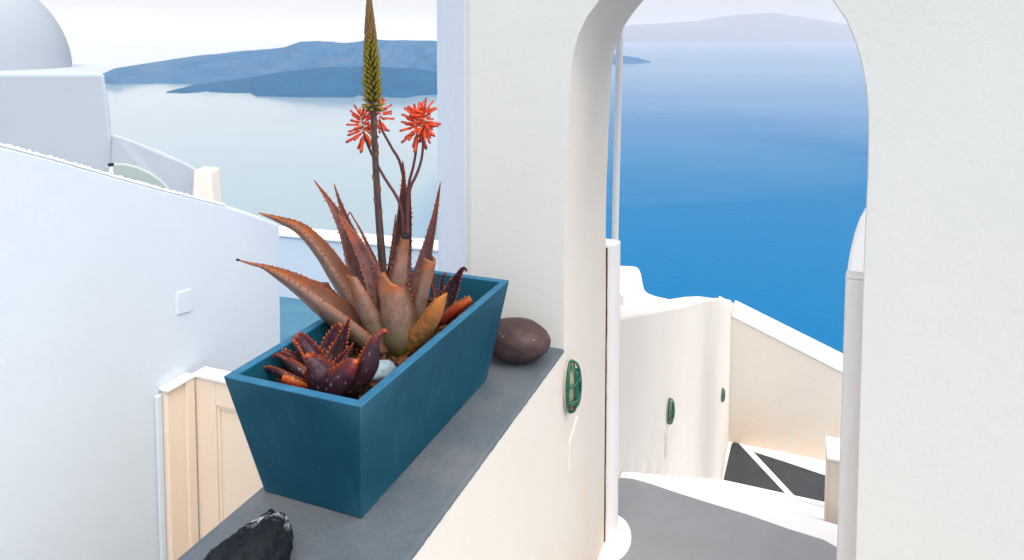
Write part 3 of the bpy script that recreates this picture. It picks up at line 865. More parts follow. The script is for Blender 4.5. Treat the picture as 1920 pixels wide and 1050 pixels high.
# ================================================================== LEFT BACKGROUND
def left_background():
    # terrace floor with low parapet
    zt = -2.7
    b0 = on_z(527, 556, zt); b1 = on_z(800, 590, zt)
    d = (b1 - b0); d.z = 0; d.normalize(); nrm = Vector((-d.y, d.x, 0))
    if nrm.y < 0: nrm = -nrm
    a0, a1 = b0 - d * 3.0, b0 + d * 2.1
    bm = bmesh.new()
    q = [a0, a1, a1 - nrm * 5.2, a0 - nrm * 5.2]
    prism(bm, [p - ZV * .2 for p in q], q)
    tag(link('terrace_floor', bm, M['blue_floor']), 'blue painted terrace floor beyond the left wall', kind='structure')
    root = empty('terrace_parapet', b0)
    zp = at(527, 443, b0.y).z
    bm = bmesh.new(); q = [a0, a1, a1 + nrm * .25, a0 + nrm * .25]
    prism(bm, [p - ZV * .2 for p in q], [Vector((p.x, p.y, zp)) for p in q]); adopt(link('body', bm, M['farshade']), root)
    bm = bmesh.new(); q = [a0 - nrm * .02, a1 - nrm * .02, a1 + nrm * .27, a0 + nrm * .27]
    prism(bm, [Vector((p.x, p.y, zp + .001)) for p in q], [Vector((p.x, p.y, zp + .03)) for p in q]); o = link('coping', bm, M['bright']); bevel(o, .01, 2); adopt(o, root)
    tag(root, 'low terrace parapet, bluish shade painted in, with white coping behind the aloe', 'wall')
    # domed church
    Y = 9.0
    root = empty('domed_church', at(60, 400, Y))
    def quadpr(front, dep):
        f = [at(x, y, Y) for x, y in front]
        return f, [p + Vector((-.25, dep, 0)) for p in f]
    f = [at(-260, 420, Y), at(222, 420, Y), at(209, 250, Y), at(205, 200, Y), at(195, 135, Y), at(-260, 142, Y)]
    top = f[4].z
    f[5].z = top
    bk = [p + Vector((-1.75, 2.6, 0)) for p in f]
    bm = bmesh.new(); prism(bm, f, bk)
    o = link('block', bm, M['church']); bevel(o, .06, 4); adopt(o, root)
    cx = at(-92, 100, Y + 1.1)
    rad = 1.47
    bm = bmesh.new()
    rings = []
    prof = [(1.0, -.05)] + [(math.cos(a), math.sin(a)) for a in [R(90 * i / 24) for i in range(24)]]
    for r, h in prof:
        rings.append([bm.verts.new((cx.x + rad * r * math.cos(2 * math.pi * i / 64), cx.y + rad * .95 * r * math.sin(2 * math.pi * i / 64), top - .03 + rad * h)) for i in range(64)])
    for a, b in zip(rings, rings[1:]):
        for i in range(64): bm.faces.new((a[i], a[(i + 1) % 64], b[(i + 1) % 64], b[i]))
    bm.faces.new(rings[-1])
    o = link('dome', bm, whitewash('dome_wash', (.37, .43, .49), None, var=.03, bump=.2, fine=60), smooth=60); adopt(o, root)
    # sloping wing wall
    w = [at(209, 250, Y - .15), at(245, 262, Y - .2), at(300, 283, Y - .3), at(350, 306, Y - .4), at(372, 319, Y - .45), at(372, 430, Y - .45), at(205, 430, Y - .15)]
    bm = bmesh.new(); prism(bm, w, [p + Vector((-.06, .14, -.03)) for p in w]); o = link('wing_wall', bm, M['church']); bevel(o, .03, 3); adopt(o, root)
    tag(root, 'white domed church block at the far left', 'building')
    # chimney block at the end of the wing
    Y2 = 8.3
    fr = [at(357, 420, Y2), at(403, 420, Y2), at(394, 321, Y2), at(362, 319, Y2)]
    bm = bmesh.new(); bk = [p + Vector((0, .28, 0)) for p in fr]
    prism(bm, fr, bk); o = link('chimney_block', bm, whitewash('warm_plaster', (.80, .76, .70), None, var=.05, bump=.2)); bevel(o, .03, 3)
    tag(o, 'small tapered cream chimney block at the end of the sloping wing', 'chimney')
    # green-grey vault roof
    Y3 = 6.6
    pr = [(196, 420), (196, 312), (207, 306), (235, 306), (258, 312), (280, 322), (300, 335), (318, 352), (318, 420)]
    fr = [at(x, y, Y3) for x, y in pr]
    bm = bmesh.new(); prism(bm, fr, [p + Vector((-.03, .06, -.01)) for p in fr]); o = link('vault_roof', bm, M['vault'], smooth=35); bevel(o, .02, 2)
    tag(o, 'grey green vaulted roof showing above the toothed wall', 'roof')
    # little vent pipe with black cap
    root = empty('vent_pipe', at(208, 330, 6.2))
    p = at(208, 311, 6.2)
    bm = bmesh.new(); tube(bm, [p - ZV * .25, p], .018, 12); adopt(link('pipe', bm, M['far'], smooth=40), root)
    bm = bmesh.new(); tube(bm, [p + ZV * .001, p + ZV * .012, p + ZV * .024], [.024, .026, .018], 12); adopt(link('cap', bm, M['black'], smooth=40), root)
    tag(root, 'tiny vent pipe with black cap above the toothed wall', 'pipe')
left_background()

# ================================================================== PLANTER
ZR = -0.70
def planter():
    c = [on_z(*q, ZR) for q in ((417, 706), (677, 762), (955, 525))]
    A, B = c[0], c[1]
    Wt, Lt = (B - A).dot(V), (c[2] - B).dot(U)
    ctr = B + U * Lt / 2 - V * Wt / 2; ctr.z = 0
    def ring(w, l, z): return [ctr + V * (sx * w / 2) + U * (sy * l / 2) + ZV * z for sx, sy in ((-1, -1), (1, -1), (1, 1), (-1, 1))]
    zb = ZL + .004
    Wb, Lb = Wt - .090, Lt - .128
    th = .021
    root = empty('planter', Vector((ctr.x, ctr.y, zb)))
    bm = bmesh.new()
    levels = [ring(Wb, Lb, zb), ring(Wt, Lt, ZR), ring(Wt - 2 * th, Lt - 2 * th, ZR), ring(Wt - 2 * th - .055, Lt - 2 * th - .08, ZR - .16)]
    vv = [[bm.verts.new(p) for p in L] for L in levels]
    bm.faces.new(vv[0][::-1])
    for a, b in zip(vv, vv[1:]):
        for i in range(4): bm.faces.new((a[i], a[(i + 1) % 4], b[(i + 1) % 4], b[i]))
    bm.faces.new(vv[-1])
    bmesh.ops.subdivide_edges(bm, edges=bm.edges[:], cuts=3, use_grid_fill=True)
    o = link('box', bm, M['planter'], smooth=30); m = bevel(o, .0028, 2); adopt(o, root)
    tag(root, 'tapered teal blue rectangular planter standing on the grey ledge', 'planter')
    return ctr, Wt, Lt, th
PC, PW, PL, PT = planter()
ZS = ZR - .070
def pl(a, b, z=0.0): return Vector((PC.x, PC.y, 0)) + V * a + U * b + ZV * (ZS + z)
# soil
def soil():
    bm = bmesh.new(); nx, ny = 24, 54
    w, l = PW - 2 * PT - .020, PL - 2 * PT - .028
    g = {}
    for i in range(nx + 1):
        for j in range(ny + 1):
            a, b = (i / nx - .5) * w, (j / ny - .5) * l
            h = mnoise.fractal(Vector((a * 30, b * 30, 0)), .8, 2, 5) * .008
            g[i, j] = bm.verts.new(pl(a, b, h))
    for i in range(nx):
        for j in range(ny): bm.faces.new((g[i, j], g[i + 1, j], g[i + 1, j + 1], g[i, j + 1]))
    mat = N('dark_potting_soil'); q = mat.geo()
    mat.color(mat.ramp(mat.noise(120, 5, .7, q), [(.3, (.012, .008, .006)), (.55, (.045, .026, .016)), (.75, (.12, .06, .03))])); mat.set(rough=.95, spec=.1)
    mat.bump(mat.noise(160, 5, .7, q), .8, .006)
    tag(link('soil', bm, mat.m, smooth=180), 'dark potting soil filling the planter', kind='stuff')
    bm = bmesh.new(); rnd = random.Random(5)
    for k in range(420):
        c = pl(rnd.uniform(-.48, .48) * w, rnd.uniform(-.49, .49) * l, rnd.uniform(.002, .010))
        a = rnd.uniform(0, math.pi); L = rnd.uniform(.006, .020); W = rnd.uniform(.002, .006); tl = rnd.uniform(-.5, .5)
        dx = Vector((math.cos(a), math.sin(a), tl)) * L; dy = Vector((-math.sin(a), math.cos(a), rnd.uniform(-.4, .4))) * W; dz = ZV * .0016
        prism(bm, [c - dx - dy, c + dx - dy * .6, c + dx * .9 + dy, c - dx * .8 + dy], [c - dx - dy + dz, c + dx - dy * .6 + dz, c + dx * .9 + dy + dz, c - dx * .8 + dy + dz])
    mm = N('bark_mulch'); q = mm.geo()
    mm.color(mm.ramp(mm.noise(70, 3, .6, q), [(.3, (.03, .014, .008)), (.55, (.10, .042, .018)), (.75, (.20, .095, .045))])); mm.set(rough=.9, spec=.1)
    tag(link('bark_chips', bm, mm.m), 'loose rusty bark chips on the soil', kind='stuff')
soil()

# ------------------------------------------------------------------ leaves
def leaf(name, ctrl, widths, axis, mat, parent, tooth=None, tstep=.0165, tsize=.0052, thick=.27, chan=.36, blunt=False, nrm=None, roll=0.0, nseg=26, curl=0, jag=0, seed=0, cut=None, under=None):
    pts = catmull(ctrl, nseg)
    bm = bmesh.new(); uvl = bm.loops.layers.uv.new('UVMap')
    US = [-1, -.55, 0, .55, 1, .6, 0, -.6]
    secs = []; frames = []
    rnd = random.Random(seed * 7 + len(pts))
    L = [0.0]
    for a, b in zip(pts, pts[1:]): L.append(L[-1] + (b - a).length)
    for i, p in enumerate(pts):
        f = L[i] / L[-1]
        T = (pts[min(i + 1, nseg)] - pts[max(i - 1, 0)]).normalized()
        if nrm is None:
            h = Vector((axis.x - p.x, axis.y - p.y, 0))
            h = (h.normalized() if h.length > 1e-4 else Vector((0, -1, 0))) + ZV * .45
        else: h = Vector(nrm)
        Sd = T.cross(h).normalized(); Nn = Sd.cross(T).normalized()
        if roll:
            c_, s_ = math.cos(roll), math.sin(roll); Sd, Nn = Sd * c_ + Nn * s_, Nn * c_ - Sd * s_
        w = lerp_list(widths, f) / 2
        w *= 1 + .05 * mnoise.noise(Vector((f * 9, seed * 3.3, 1)))
        frames.append((p, T, Sd, Nn, w, f))
        v = []
        jz = 0
        for k, u in enumerate(US):
            if k < 5: off = chan * w * 2 * (u * u) - chan * w
            else: off = -thick * w * 2 * (1 - u * u) * .9 + chan * w * 2 * u * u - chan * w - .0006
            q = p + Sd * (u * w) + Nn * off
            if cut and i > nseg - 5: q += T * (lerp_list(cut, (u + 1) / 2) * k_px * (0, .12, .35, .65, 1)[i - nseg + 4])
            if jag and i == nseg: q += T * rnd.uniform(-jag, jag) 
            v.append(bm.verts.new(q))
        secs.append(v)
    def face(vs, uvs, mi=0):
        try: fc = bm.faces.new(vs)
        except ValueError: return
        fc.smooth = True; fc.material_index = mi if under else 0
        for lp, q in zip(fc.loops, uvs): lp[uvl].uv = q
    uu = [(u + 1) / 2 for u in US]
    for i in range(nseg):
        fa, fb = frames[i][5], frames[i + 1][5]
        for k in range(8):
            k2 = (k + 1) % 8
            face((secs[i][k], secs[i][k2], secs[i + 1][k2], secs[i + 1][k]), ((uu[k], fa), (uu[k2], fa), (uu[k2], fb), (uu[k], fb)), 1 if k >= 4 else 0)
    face(secs[0][::-1], [(.5, 0)] * 8); face(secs[-1], [(.5, 1)] * 8)
    o = link(name, bm, mat, None)
    if under: o.data.materials.append(under)
    o.parent = parent
    o.location = -Vector(parent.location)
    if tooth:
        tb = bmesh.new()
        nt = max(3, int(L[-1] / tstep))
        for sgn in (-1, 1):
            for k in range(nt):
                f = .08 + .86 * (k + .5 + rnd.uniform(-.25, .25)) / nt
                x = f * L[-1]; i = max(j for j in range(nseg) if L[j] <= x); g = (x - L[i]) / max(L[i + 1] - L[i], 1e-9)
                p = frames[i][0].lerp(frames[i + 1][0], g); T, Sd, Nn = frames[i][1:4]; w = frames[i][4] * (1 - g) + frames[i + 1][4] * g
                if w < .0025: continue
                m = p + Sd * (sgn * w * .985) + Nn * (chan * w - .0003)
                sz = tsize * rnd.uniform(.6, 1.2) * min(1, w / .010 + .35)
                tip = m + Sd * (sgn * sz) + T * sz * .75 + Nn * sz * .15
                b1, b2, b3, b4 = m - T * sz * .5 + Nn * .0006, m + T * sz * .5 + Nn * .0006, m + T * sz * .5 - Nn * .0012, m - T * sz * .5 - Nn * .0012
                tv = tb.verts.new(tip); bv = [tb.verts.new(q - Sd * sgn * .001) for q in (b1, b2, b3, b4)]
                for j in range(4): tb.faces.new((bv[j], bv[(j + 1) % 4], tv))
        t = link('teeth', tb, tooth); t.parent = o; t['kind'] = 'stuff'
    return o

SX = 735
base_big = pl(-.005, .055)                       # heart of the big aloe
Y0 = base_big.y
big = empty('aloe_plant', base_big)
tag(big, 'large reddish brown aloe with toothed pointed leaves in the teal planter', 'plant')
def g(px, py, dy): return at(px, py, Y0 + dy)
k_px = Y0 / FPX                                   # metres per photo pixel at the plant
def W(*a): return [x * k_px for x in a]
T1, T2 = M['tooth'], M['tooth_orange']
# (control points base->tip, widths base->tip in photo pixels, material, options)
big_leaves = [
    # back row
    ([(728, 655, .02), (742, 540, .06), (752, 420, .08), (757, 340, .08), (755, 302, .08)], (36, 36, 34, 24, 13, 3), 'aloe_dark', {'thick': .16}),
    ([(750, 640, .03), (762, 520, .07), (767, 430, .09), (769, 347, .10)], (26, 24, 20, 15, 10, 2), 'aloe', {}),
    ([(735, 640, .03), (729, 540, .07), (735, 470, .08), (742, 402, .09)], (22, 20, 16, 10, 5, 2), 'aloe_dark', {}),
    ([(752, 650, .02), (778, 570, .04), (800, 480, .05), (815, 410, .05), (826, 342, .05)], (42, 44, 40, 32, 20, 10, 2), 'aloe', {'nrm': (-.45, -.8, .3)}),
    # left fan
    ([(722, 655, 0), (690, 570, .01), (668, 500, .02), (650, 440, .03), (622, 385, .04), (589, 338, .05)], (54, 52, 44, 40, 32, 22, 10, 2), 'aloe', {'nrm': (.25, -.9, .35)}),
    ([(722, 650, .0), (708, 560, .02), (680, 480, .03), (652, 420, .04), (637, 380, .04), (626, 344, .05)], (44, 40, 34, 26, 17, 10, 2), 'aloe_dark', {'nrm': (.5, -.8, .3)}),
    ([(726, 650, -.02), (712, 570, -.01), (690, 500, .0), (665, 450, .0), (634, 400, .01)], (46, 46, 40, 30, 18, 3), 'aloe', {'nrm': (.5, -.8, .3)}),
    ([(730, 650, -.01), (722, 570, .0), (705, 500, .01), (680, 440, .02), (662, 408, .03), (656, 398, .03), (652, 405, .03)], (30, 28, 24, 16, 8, 4, 2), 'aloe_dark', {'nrm': (.3, -.9, .3)}),
    ([(727, 650, -.03), (690, 600, -.03), (650, 540, -.03), (610, 478, -.03), (565, 430, -.02), (522, 411, -.01), (485, 399, 0)], (50, 50, 47, 43, 39, 33, 25, 14, 1.5), 'aloe_tip', {'nrm': (.55, -.12, .82), 'chan': .55}),
    ([(727, 662, -.06), (680, 622, -.08), (620, 575, -.10), (560, 533, -.11), (500, 502, -.11), (470, 494, -.11), (446, 487, -.11)], (52, 58, 58, 54, 48, 38, 24, 7, 2), 'aloe_tip', {'nrm': (.25, -.05, 1), 'chan': .55}),
    ([(715, 640, .02), (680, 600, .03), (650, 570, .04), (628, 552, .05), (618, 540, .05)], (32, 34, 32, 24, 10, 5), 'aloe_dark', {'nrm': (.3, -.8, .4)}),
    ([(735, 640, .02), (722, 590, .05), (712, 545, .06), (702, 510, .06), (698, 494, .06)], (26, 24, 20, 14, 6, 2), 'aloe_dark', {'roll': .3}),
    # front, cut and broken leaves
    ([(748, 655, -.02), (746, 600, -.04), (748, 540, -.05), (755, 480, -.05), (760, 445, -.05)], (52, 51, 47, 38, 28, 17), 'aloe_cut', {'thick': .2}),
    ([(758, 655, -.03), (778, 605, -.06), (792, 550, -.08), (802, 510, -.09), (807, 486, -.09)], (42, 42, 38, 33, 30, 28), 'aloe_cut', {'roll': -.3, 'jag': .002, 'chan': .5, 'cut': (4, 0, -3, 0, 3), 'thick': .2}),
    ([(738, 668, -.04), (712, 628, -.08), (692, 590, -.10), (675, 550, -.11), (660, 518, -.11)], (72, 70, 60, 49, 38, 26), 'aloe_cut', {'roll': .25, 'jag': .002, 'cut': (-4, 4, 6, -6, -14), 'thick': .2}),
    ([(752, 668, -.06), (750, 640, -.09), (744, 605, -.11), (738, 570, -.12), (734, 544, -.12), (736, 522, -.12)], (58, 68, 74, 72, 66, 62, 56), 'aloe_cut', {'cut': (-2, -14, -4, 14, -2), 'jag': .001, 'thick': .2}),
    ([(750, 668, -.06), (780, 640, -.10), (806, 606, -.12), (822, 575, -.13), (832, 552, -.13)], (42, 47, 48, 45, 38, 20), 'aloe_yellow', {'nrm': (-.55, .75, .35), 'cut': (-8, -2, 8, 0, -10), 'thick': .2}),
]
for i, (c, w, mt, kw) in enumerate(big_leaves):
    leaf('leaf', [g(*q) for q in c], W(*w), base_big, M[mt], big, T1, seed=i, under=M['aloe_under'] if mt in ('aloe', 'aloe_tip') else None, **kw)
# shrivelled whip of the small dry leaf, black stub on the cut leaf
bm = bmesh.new()
tube(bm, [g(616, 546, .05), g(612, 534, .05), g(600, 534, .05), g(585, 527, .05), g(566, 521, .05)], W(8, 7, 6, 4, 2), 6)
o = link('dry_leaf_tip', bm, M['aloe_dark'], None, smooth=60); o.parent = big; o.location = -base_big; o['label'] = 'thin shrivelled brown leaf end'
bm = bmesh.new(); tube(bm, [g(760, 446, -.05), g(761, 440, -.05), g(763, 437, -.05), g(756, 434, -.05)], W(8, 7, 3, 1), 8)
o = link('black_tip', bm, M['black'], None, smooth=60); o.parent = big; o.location = -base_big
bm = bmesh.new(); tube(bm, [g(449, 488, -.11), g(443, 486.5, -.11)], W(2.2, 2), 6)
o = link('black_tip', bm, M['black'], None, smooth=60); o.parent = big; o.location = -base_big

# --- tall flower spike
def to_big(o): o.parent = big; o.location = -base_big; return o
spike_pts = catmull([g(727, 640, .03), g(719, 520, .03), g(712, 430, .03), g(706, 340, .03), g(701, 240, .03), g(697, 140, .03), g(694, 60, .03), g(692, -6, .03)], 60)
bm = bmesh.new()
tube(bm, spike_pts, [(9.0 - 5.0 * (i / 60) ** .8) * k_px for i in range(61)], 12)
spike = to_big(link('flower_spike', bm, M['stalk'], smooth=60)); spike['label'] = 'tall dark stalk ending in a pointed spike of green buds'
def spindle(name, mat, prof, n=6):
    bm = bmesh.new(); uvl = bm.loops.layers.uv.new('UVMap'); rings = []
    zmax = prof[-1][1]
    for r, z, x in prof: rings.append([bm.verts.new((x + r * math.cos(2 * math.pi * k / n), r * math.sin(2 * math.pi * k / n), z)) for k in range(n)])
    for i in range(len(rings) - 1):
        for k in range(n):
            f = bm.faces.new((rings[i][k], rings[i][(k + 1) % n], rings[i + 1][(k + 1) % n], rings[i + 1][k])); f.smooth = True
            for lp, z in zip(f.loops, (prof[i][1], prof[i][1], prof[i + 1][1], prof[i + 1][1])): lp[uvl].uv = (.5, z / zmax)
    bm.faces.new(rings[0][::-1]); f = bm.faces.new(rings[-1])
    for lp in f.loops: lp[uvl].uv = (.5, 1)
    me = bpy.data.meshes.new(name); bm.to_mesh(me); bm.free(); me.materials.append(mat); return me
BUD = spindle('bud', M['bud'], [(.06, 0, 0), (.12, .2, 0), (.145, .5, .01), (.12, .8, .03), (.03, 1, .05)])
BUDT = spindle('bud', M['bud_top'], [(.10, 0, 0), (.20, .25, 0), (.20, .6, 0), (.12, .85, .0), (.03, 1, .0)])
FLO = spindle('floret', M['floret'], [(.028, 0, 0), (.03, .22, 0), (.085, .30, 0), (.10, .42, 0), (.075, .6, .008), (.095, .82, .02), (.085, .93, .03), (.03, 1, .035)])
def place(name, me, parent, pos, d, size, spin=0, fat=1.0):
    o = bpy.data.objects.new(name, me); COL.objects.link(o); o.parent = parent
    q = Vector(d).to_track_quat('Z', 'Y')
    o.location = pos; o.rotation_mode = 'QUATERNION'
    from mathutils import Quaternion
    o.rotation_quaternion = q @ Quaternion((0, 0, 1), spin)
    o.scale = (size * fat, size * fat, size); return o
rb = random.Random(3)
NB = 270
for i in range(NB):
    f = (i + .5) / NB
    # spacing tightens towards the tip
    py = 208 - 208 * (f ** .86)
    u = (640 - py) / (640 + 6)
    x = min(59.9, max(0, u * 60)); k = int(x)
    # locate by row in the photo: walk the curve
    tgt = at(700, py, Y0 + .03).z
    k = min(range(60), key=lambda j: abs(spike_pts[j].z - tgt))
    a_, b_ = spike_pts[k], spike_pts[k + 1]
    h = (tgt - a_.z) / max(b_.z - a_.z, 1e-6)
    p = a_ + (b_ - a_) * h
    ang = i * 2.39996 + rb.uniform(-.15, .15)
    out = Vector((math.cos(ang), math.sin(ang), 0))
    hw = lerp_list([20, 20, 19.5, 18, 16, 13.5, 11, 8.5, 6, 3.5], f ** .86)
    core = hw * (.16 + .38 * min(1, f * 1.6))
    ln = 20 - 9.5 * f
    if f < .04: el = R(rb.uniform(-6, 12))
    else: el = max(R(14), math.acos(max(.05, min(.98, (hw - core) * rb.uniform(.88, 1.06) / ln))))
    d = out * math.cos(el) + ZV * math.sin(el)
    core *= k_px
    me = BUD if f < .55 + rb.uniform(-.1, .1) else BUDT
    place('bud', me, spike, p + out * core, d, ln * k_px, rb.uniform(0, 6), 1.05 if f < .5 else 1.1)
# dry bracts along the stalk
for (px, py, sg) in ((703, 228, 1), (705, 255, -1), (703, 275, 1), (709, 293, 1), (706, 333, -1), (715, 357, 1), (699, 378, -1), (711, 400, 1)):
    k = min(range(60), key=lambda j: abs(spike_pts[j].z - at(700, py, Y0 + .03).z)); p = spike_pts[k]
    bm = bmesh.new(); out = Vector((sg * .8, -.6, 0)).normalized(); r = 6.0 * k_px
    sd = out.cross(ZV)
    pts = [p + out * r * .8 - sd * r * .8, p + out * r * .8 + sd * r * .8, p + out * r * 1.25 + sd * r * .3 + ZV * r * 1.7, p + out * r * 1.2 - sd * r * .3 + ZV * r * 1.8]
    prism(bm, pts, [q + out * r * .22 for q in pts])
    b = link('bract', bm, M['bract'], spike)

# --- orange flower heads
def flower(stem_px, head_px, hw, hh, n, seed, dy):
    r = random.Random(seed)
    pts = catmull([g(x, y, dy) for x, y in stem_px], 20)
    bm = bmesh.new(); tube(bm, pts, [(3.6 - 1.5 * i / 20) * k_px for i in range(21)], 8)
    st_ = to_big(link('flower_stem', bm, M['stem'], smooth=60)); st_['label'] = 'slim purple stem with a head of orange red tubular flowers'
    c = pts[-1]
    axis_top = g(head_px[0], head_px[1] - hh * .28, dy)
    for i in range(n):
        f = (i + .5) / n                         # 0 low, 1 top
        p = c.lerp(axis_top, f)
        a = i * 2.39996 + r.uniform(-.25, .25)
        out = Vector((math.cos(a), math.sin(a), 0))
        el = R(-62 + 118 * f ** .9 + r.uniform(-14, 14))
        d = out * math.cos(el) + ZV * math.sin(el)
        ln = (hw * .60) * (1.02 - .28 * f) * r.uniform(.84, 1.12)
        place('floret', FLO, st_, p, d, ln * k_px, r.uniform(0, 6), .84)
flower([(757, 560), (757, 430), (748, 378), (722, 335), (700, 295), (688, 268), (683, 252)], (678, 238), 64, 76, 34, 1, .06)
flower([(762, 560), (764, 400), (752, 312), (735, 278), (718, 247), (712, 230)], (713, 218), 52, 66, 28, 2, .09)
flower([(764, 560), (762, 420), (766, 350), (775, 312), (781, 275), (782, 250)], (781, 236), 66, 84, 38, 3, .07)
flower([(768, 560), (764, 420), (768, 358), (782, 325), (791, 295), (794, 258), (795, 240)], (796, 228), 58, 78, 32, 4, .05)

# --- small spotted aloe at the near end of the planter
base_sp = pl(-.02, -.215)
Y1 = base_sp.y; k1 = Y1 / FPX
def h1(px, py, dy): return at(px, py, Y1 + dy)
def W1(*a): return [x * k1 for x in a]
sp = empty('spotted_aloe', base_sp)
tag(sp, 'small dark purple spotted aloe with orange teeth at the near end of the planter', 'plant')
sp_leaves = [
    ([(625, 712, .03), (632, 670, .05), (645, 630, .06), (653, 605, .06), (657, 592, .06)], (40, 44, 38, 24, 12, 3), 'spotted', {}),
    ([(612, 705, .04), (615, 665, .07), (624, 632, .08), (638, 608, .08)], (44, 44, 36, 24, 12), 'spotted', {'roll': .4}),
    ([(604, 708, .02), (585, 672, .04), (570, 648, .05), (556, 632, .05)], (54, 58, 54, 44, 30), 'spotted', {'roll': -.3, 'jag': .004}),
    ([(600, 712, .01), (570, 690, .02), (545, 670, .03), (522, 658, .03), (512, 656, .03)], (44, 46, 42, 32, 16, 5), 'spotted', {}),
    ([(600, 716, -.01), (572, 696, -.01), (545, 676, .0), (524, 664, .0), (513, 670, .0)], (46, 52, 48, 38, 22, 8), 'spotted', {'roll': -.2}),
    ([(590, 722, -.02), (560, 712, -.03), (532, 700, -.03), (505, 690, -.02), (489, 689, -.02), (487, 696, -.02)], (34, 36, 32, 26, 18, 10, 6), 'spotted', {'roll': -.1}),
    ([(590, 728, -.03), (570, 722, -.05), (550, 714, -.06), (530, 707, -.06)], (26, 28, 26, 16), 'spotted_red', {}),
    ([(625, 712, .02), (632, 690, .03), (645, 670, .03), (657, 652, .03), (662, 643, .03)], (30, 32, 30, 26, 14, 4), 'spotted', {'roll': .6}),
    ([(610, 728, -.03), (603, 705, -.06), (592, 685, -.07), (580, 670, -.07), (572, 666, -.07)], (60, 68, 70, 58, 36, 12), 'spotted', {'roll': -.15}),
    ([(615, 735, -.03), (632, 722, -.07), (648, 705, -.085), (658, 688, -.09), (664, 672, -.09)], (50, 62, 64, 54, 40, 24), 'spotted', {'roll': .3, 'jag': .005, 'chan': .4}),
    ([(622, 738, -.02), (660, 720, -.05), (688, 690, -.06), (698, 655, -.06), (707, 630, -.06), (720, 620, -.06), (726, 624, -.06)], (54, 60, 60, 56, 50, 40, 22, 8), 'spotted', {'roll': .2}),
]
for i, (c, w, mt, kw) in enumerate(sp_leaves):
    leaf('leaf', [h1(*q) for q in c], W1(*w), base_sp, M[mt], sp, T2, tstep=.009, tsize=.0048, thick=.34, chan=kw.pop('chan', .30), seed=40 + i, **kw)

# --- second small dark aloe at the far end
base_b = pl(.045, .235)
sp2 = empty('dark_aloe', base_b)
tag(sp2, 'small dark aloe with curled red tips at the far end of the planter', 'plant')
Y2 = base_b.y; k2 = Y2 / FPX
for i, (c, w, mt, kw) in enumerate([
    ([(828, 606, 0), (838, 570, .02), (850, 540, .03), (861, 516, .03), (869, 504, .03), (876, 508, .03)], (30, 34, 34, 30, 22, 12, 5), 'spotted', {'nrm': (-.3, -.9, .3)}),
    ([(818, 612, -.06), (842, 590, -.08), (866, 572, -.09), (884, 560, -.09)], (20, 24, 22, 18, 14), 'spotted_red', {'roll': .8}),
    ([(820, 600, .0), (816, 560, .02), (812, 530, .03), (817, 512, .03)], (18, 18, 14, 10, 4), 'aloe_dark', {'roll': -.3}),
    ([(824, 600, .02), (828, 560, .04), (828, 530, .05), (834, 514, .05), (840, 516, .05)], (18, 18, 14, 9, 5, 3), 'spotted', {'roll': .5})]):
    leaf('leaf', [at(a, b, Y2 + d) for a, b, d in c], [x * k2 for x in w], base_b, M[mt], sp2, T1, tstep=.012, tsize=.005, seed=80 + i, **kw)

# ================================================================== STONES
def stone(name, ctr, rx, ry, rz, mat, rot=0, sub=5, amp=.06, fr=1.6, seed=0, fine=0.0, shape=None, planes=0):
    bm = bmesh.new(); bmesh.ops.create_icosphere(bm, subdivisions=sub, radius=1)
    c, s = math.cos(rot), math.sin(rot)
    rp = random.Random(seed)
    pls = [(Vector((rp.gauss(0, 1), rp.gauss(0, 1), rp.gauss(0, 1))).normalized(), rp.uniform(.66, .95)) for _ in range(planes)]
    for v in bm.verts:
        d = v.co.normalized()
        cap_ = min([1.0] + [h / max(d.dot(n_), .05) for n_, h in pls])
        r = cap_ + amp * mnoise.fractal(d * fr + Vector((seed, 0, 0)), 1, 2, 3)
        if fine: r += fine * mnoise.fractal(d * 7 + Vector((0, seed, 0)), .7, 2, 5)
        q = d * r
        if shape: q = shape(q)
        x, y, z = q.x * rx, q.y * ry, q.z * rz
        v.co = Vector((x * c - y * s, x * s + y * c, z)) 
    zmin = min(v.co.z for v in bm.verts)
    for f in bm.faces: f.smooth = True
    o = link(name, bm, mat, smooth=180)
    o.location = ctr
    return o
def pebble_mat():
    m = N('dark_basalt_cobble'); o = m.obj()
    c = m.ramp(m.noise(16, 6, .65, o), [(.3, (.036, .020, .022)), (.6, (.062, .033, .034)), (.8, (.090, .052, .050))])
    v = m.new('ShaderNodeTexVoronoi'); v.inputs['Scale'].default_value = 70; m.con(o, v.inputs['Vector'])
    sp_ = m.math('MULTIPLY', m.rng(v.outputs['Distance'], .10, .2, 1, 0), m.rng(m.noise(22, 3, .6, o), .52, .62, 0, .8))
    m.color(m.mix(sp_, c, (.40, .34, .34))); m.set(rough=.55, spec=.45)
    m.bump(m.noise(130, 5, .65, o), .45, .003); return m.m
pz = ZL + .005
pc = on_z(962, 684, ZL)
ry = .068
s_, t_, _ = st(pc)
o = stone('round_stone', P(s_, min(t_ + .03, -.086), pz + .060), .104, .082, .062, pebble_mat(), rot=-ANG, amp=.07, fr=1.0, seed=4)
tag(o, 'smooth dark brown rounded stone on the ledge against the arch wall', 'stone')

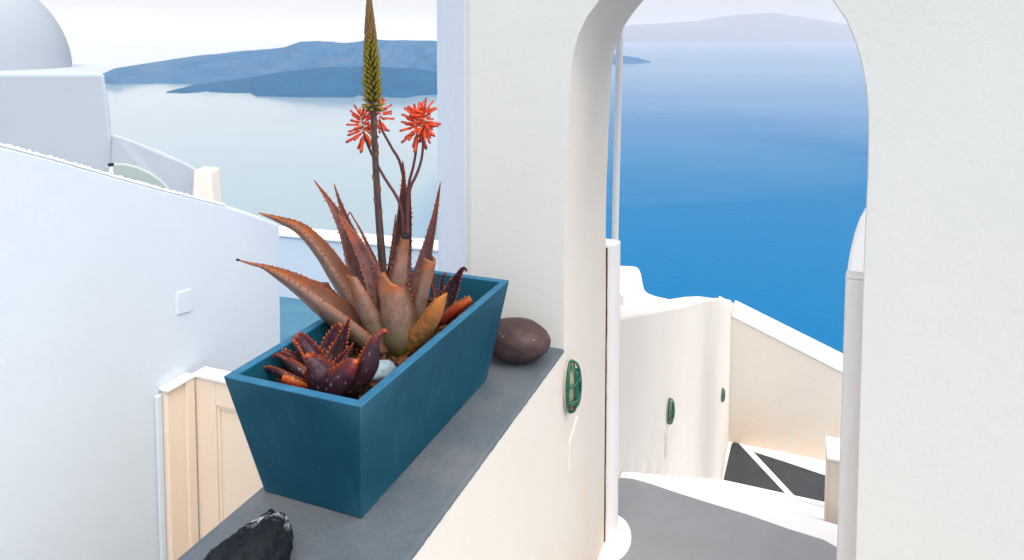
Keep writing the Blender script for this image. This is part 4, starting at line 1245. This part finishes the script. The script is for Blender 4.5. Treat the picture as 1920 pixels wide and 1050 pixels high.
def lava_mat():
    m = N('black_lava_rock'); o = m.obj()
    c = m.ramp(m.noise(30, 6, .7, o), [(.3, (.001, .003, .006)), (.6, (.002, .006, .012)), (.8, (.006, .013, .02))])
    sx = m.new('ShaderNodeSeparateXYZ'); m.con(o, sx.inputs[0])
    v = m.new('ShaderNodeTexVoronoi'); v.inputs['Scale'].default_value = 120; m.con(o, v.inputs['Vector'])
    specks = m.math('MULTIPLY', m.rng(v.outputs['Distance'], .1, .2, 1, 0), m.rng(m.noise(40, 3, .6, o), .56, .66, 0, .7))
    c = m.mix(specks, c, (.40, .42, .45))
    top = m.math('MULTIPLY', m.math('MULTIPLY', m.rng(sx.outputs[2], .030, .040, 0, 1), m.rng(sx.outputs[1], .0, .03, 0, 1)), m.rng(m.noise(34, 6, .7, o, 1.0), .47, .56, 0, .9))   # chalky crust in the notch
    c = m.mix(top, c, (.52, .56, .66))
    m.color(c); m.set(rough=.65, spec=.25)
    m.bump(m.math('ADD', m.noise(70, 6, .7, o), m.math('MULTIPLY', m.noise(18, 4, .6, o), 1.5)), .6, .006); return m.m
def lava_shape(q):
    x, y, z = q
    x += .25 * max(0, -.1 - 0) 
    # two shoulders with a notch between
    z -= .42 * math.exp(-((x + .05) / .22) ** 2) * max(0, z) * (0.5 + .5 * max(0, y + .2))
    z = min(z, .86 + .05 * math.sin(9 * x))
    return Vector((x * (1 + .12 * -y), y, z))
rc = on_z(487, 1040, ZL)
o = stone('lava_rock', Vector((rc.x + .010, rc.y - .048, ZL + .044)), .063, .108, .068, lava_mat(), rot=R(-22), amp=.10, fr=1.6, seed=21, fine=.05, planes=16, shape=lava_shape)
tag(o, 'jagged black lava rock in front of the planter', 'rock')
# pale stone inside the planter
c = on_z(712, 700, ZS + .012)
o = stone('pale_pebble', c + ZV * .006, .036, .030, .022, simple('blue_grey_pebble', (.26, .38, .46), .6, .4, .2, 40, .3), rot=.6, sub=4, amp=.12, seed=2)
tag(o, 'pale blue grey pebble lying on the soil in the planter', 'stone')

# ================================================================== HAZE
def haze():
    bm = bmesh.new(); b = 61000
    prism(bm, [(-b, -b, SEA - 1.5), (b, -b, SEA - 1.5), (b, b, SEA - 1.5), (-b, b, SEA - 1.5)], [(-b, -b, 900), (b, -b, 900), (b, b, 900), (-b, b, 900)])
    m = bpy.data.materials.new('sea_haze'); m.use_nodes = True
    nt = m.node_tree; nt.nodes.remove(nt.nodes['Principled BSDF'])
    v = nt.nodes.new('ShaderNodeVolumePrincipled')
    v.inputs['Color'].default_value = (.94, .95, .975, 1)
    v.inputs['Density'].default_value = 5.2e-5
    v.inputs['Anisotropy'].default_value = 0.0
    nt.links.new(v.outputs[0], nt.nodes['Material Output'].inputs['Volume'])
    tag(link('haze', bm, m), 'thin bright sea haze over the bay', kind='stuff')
haze()
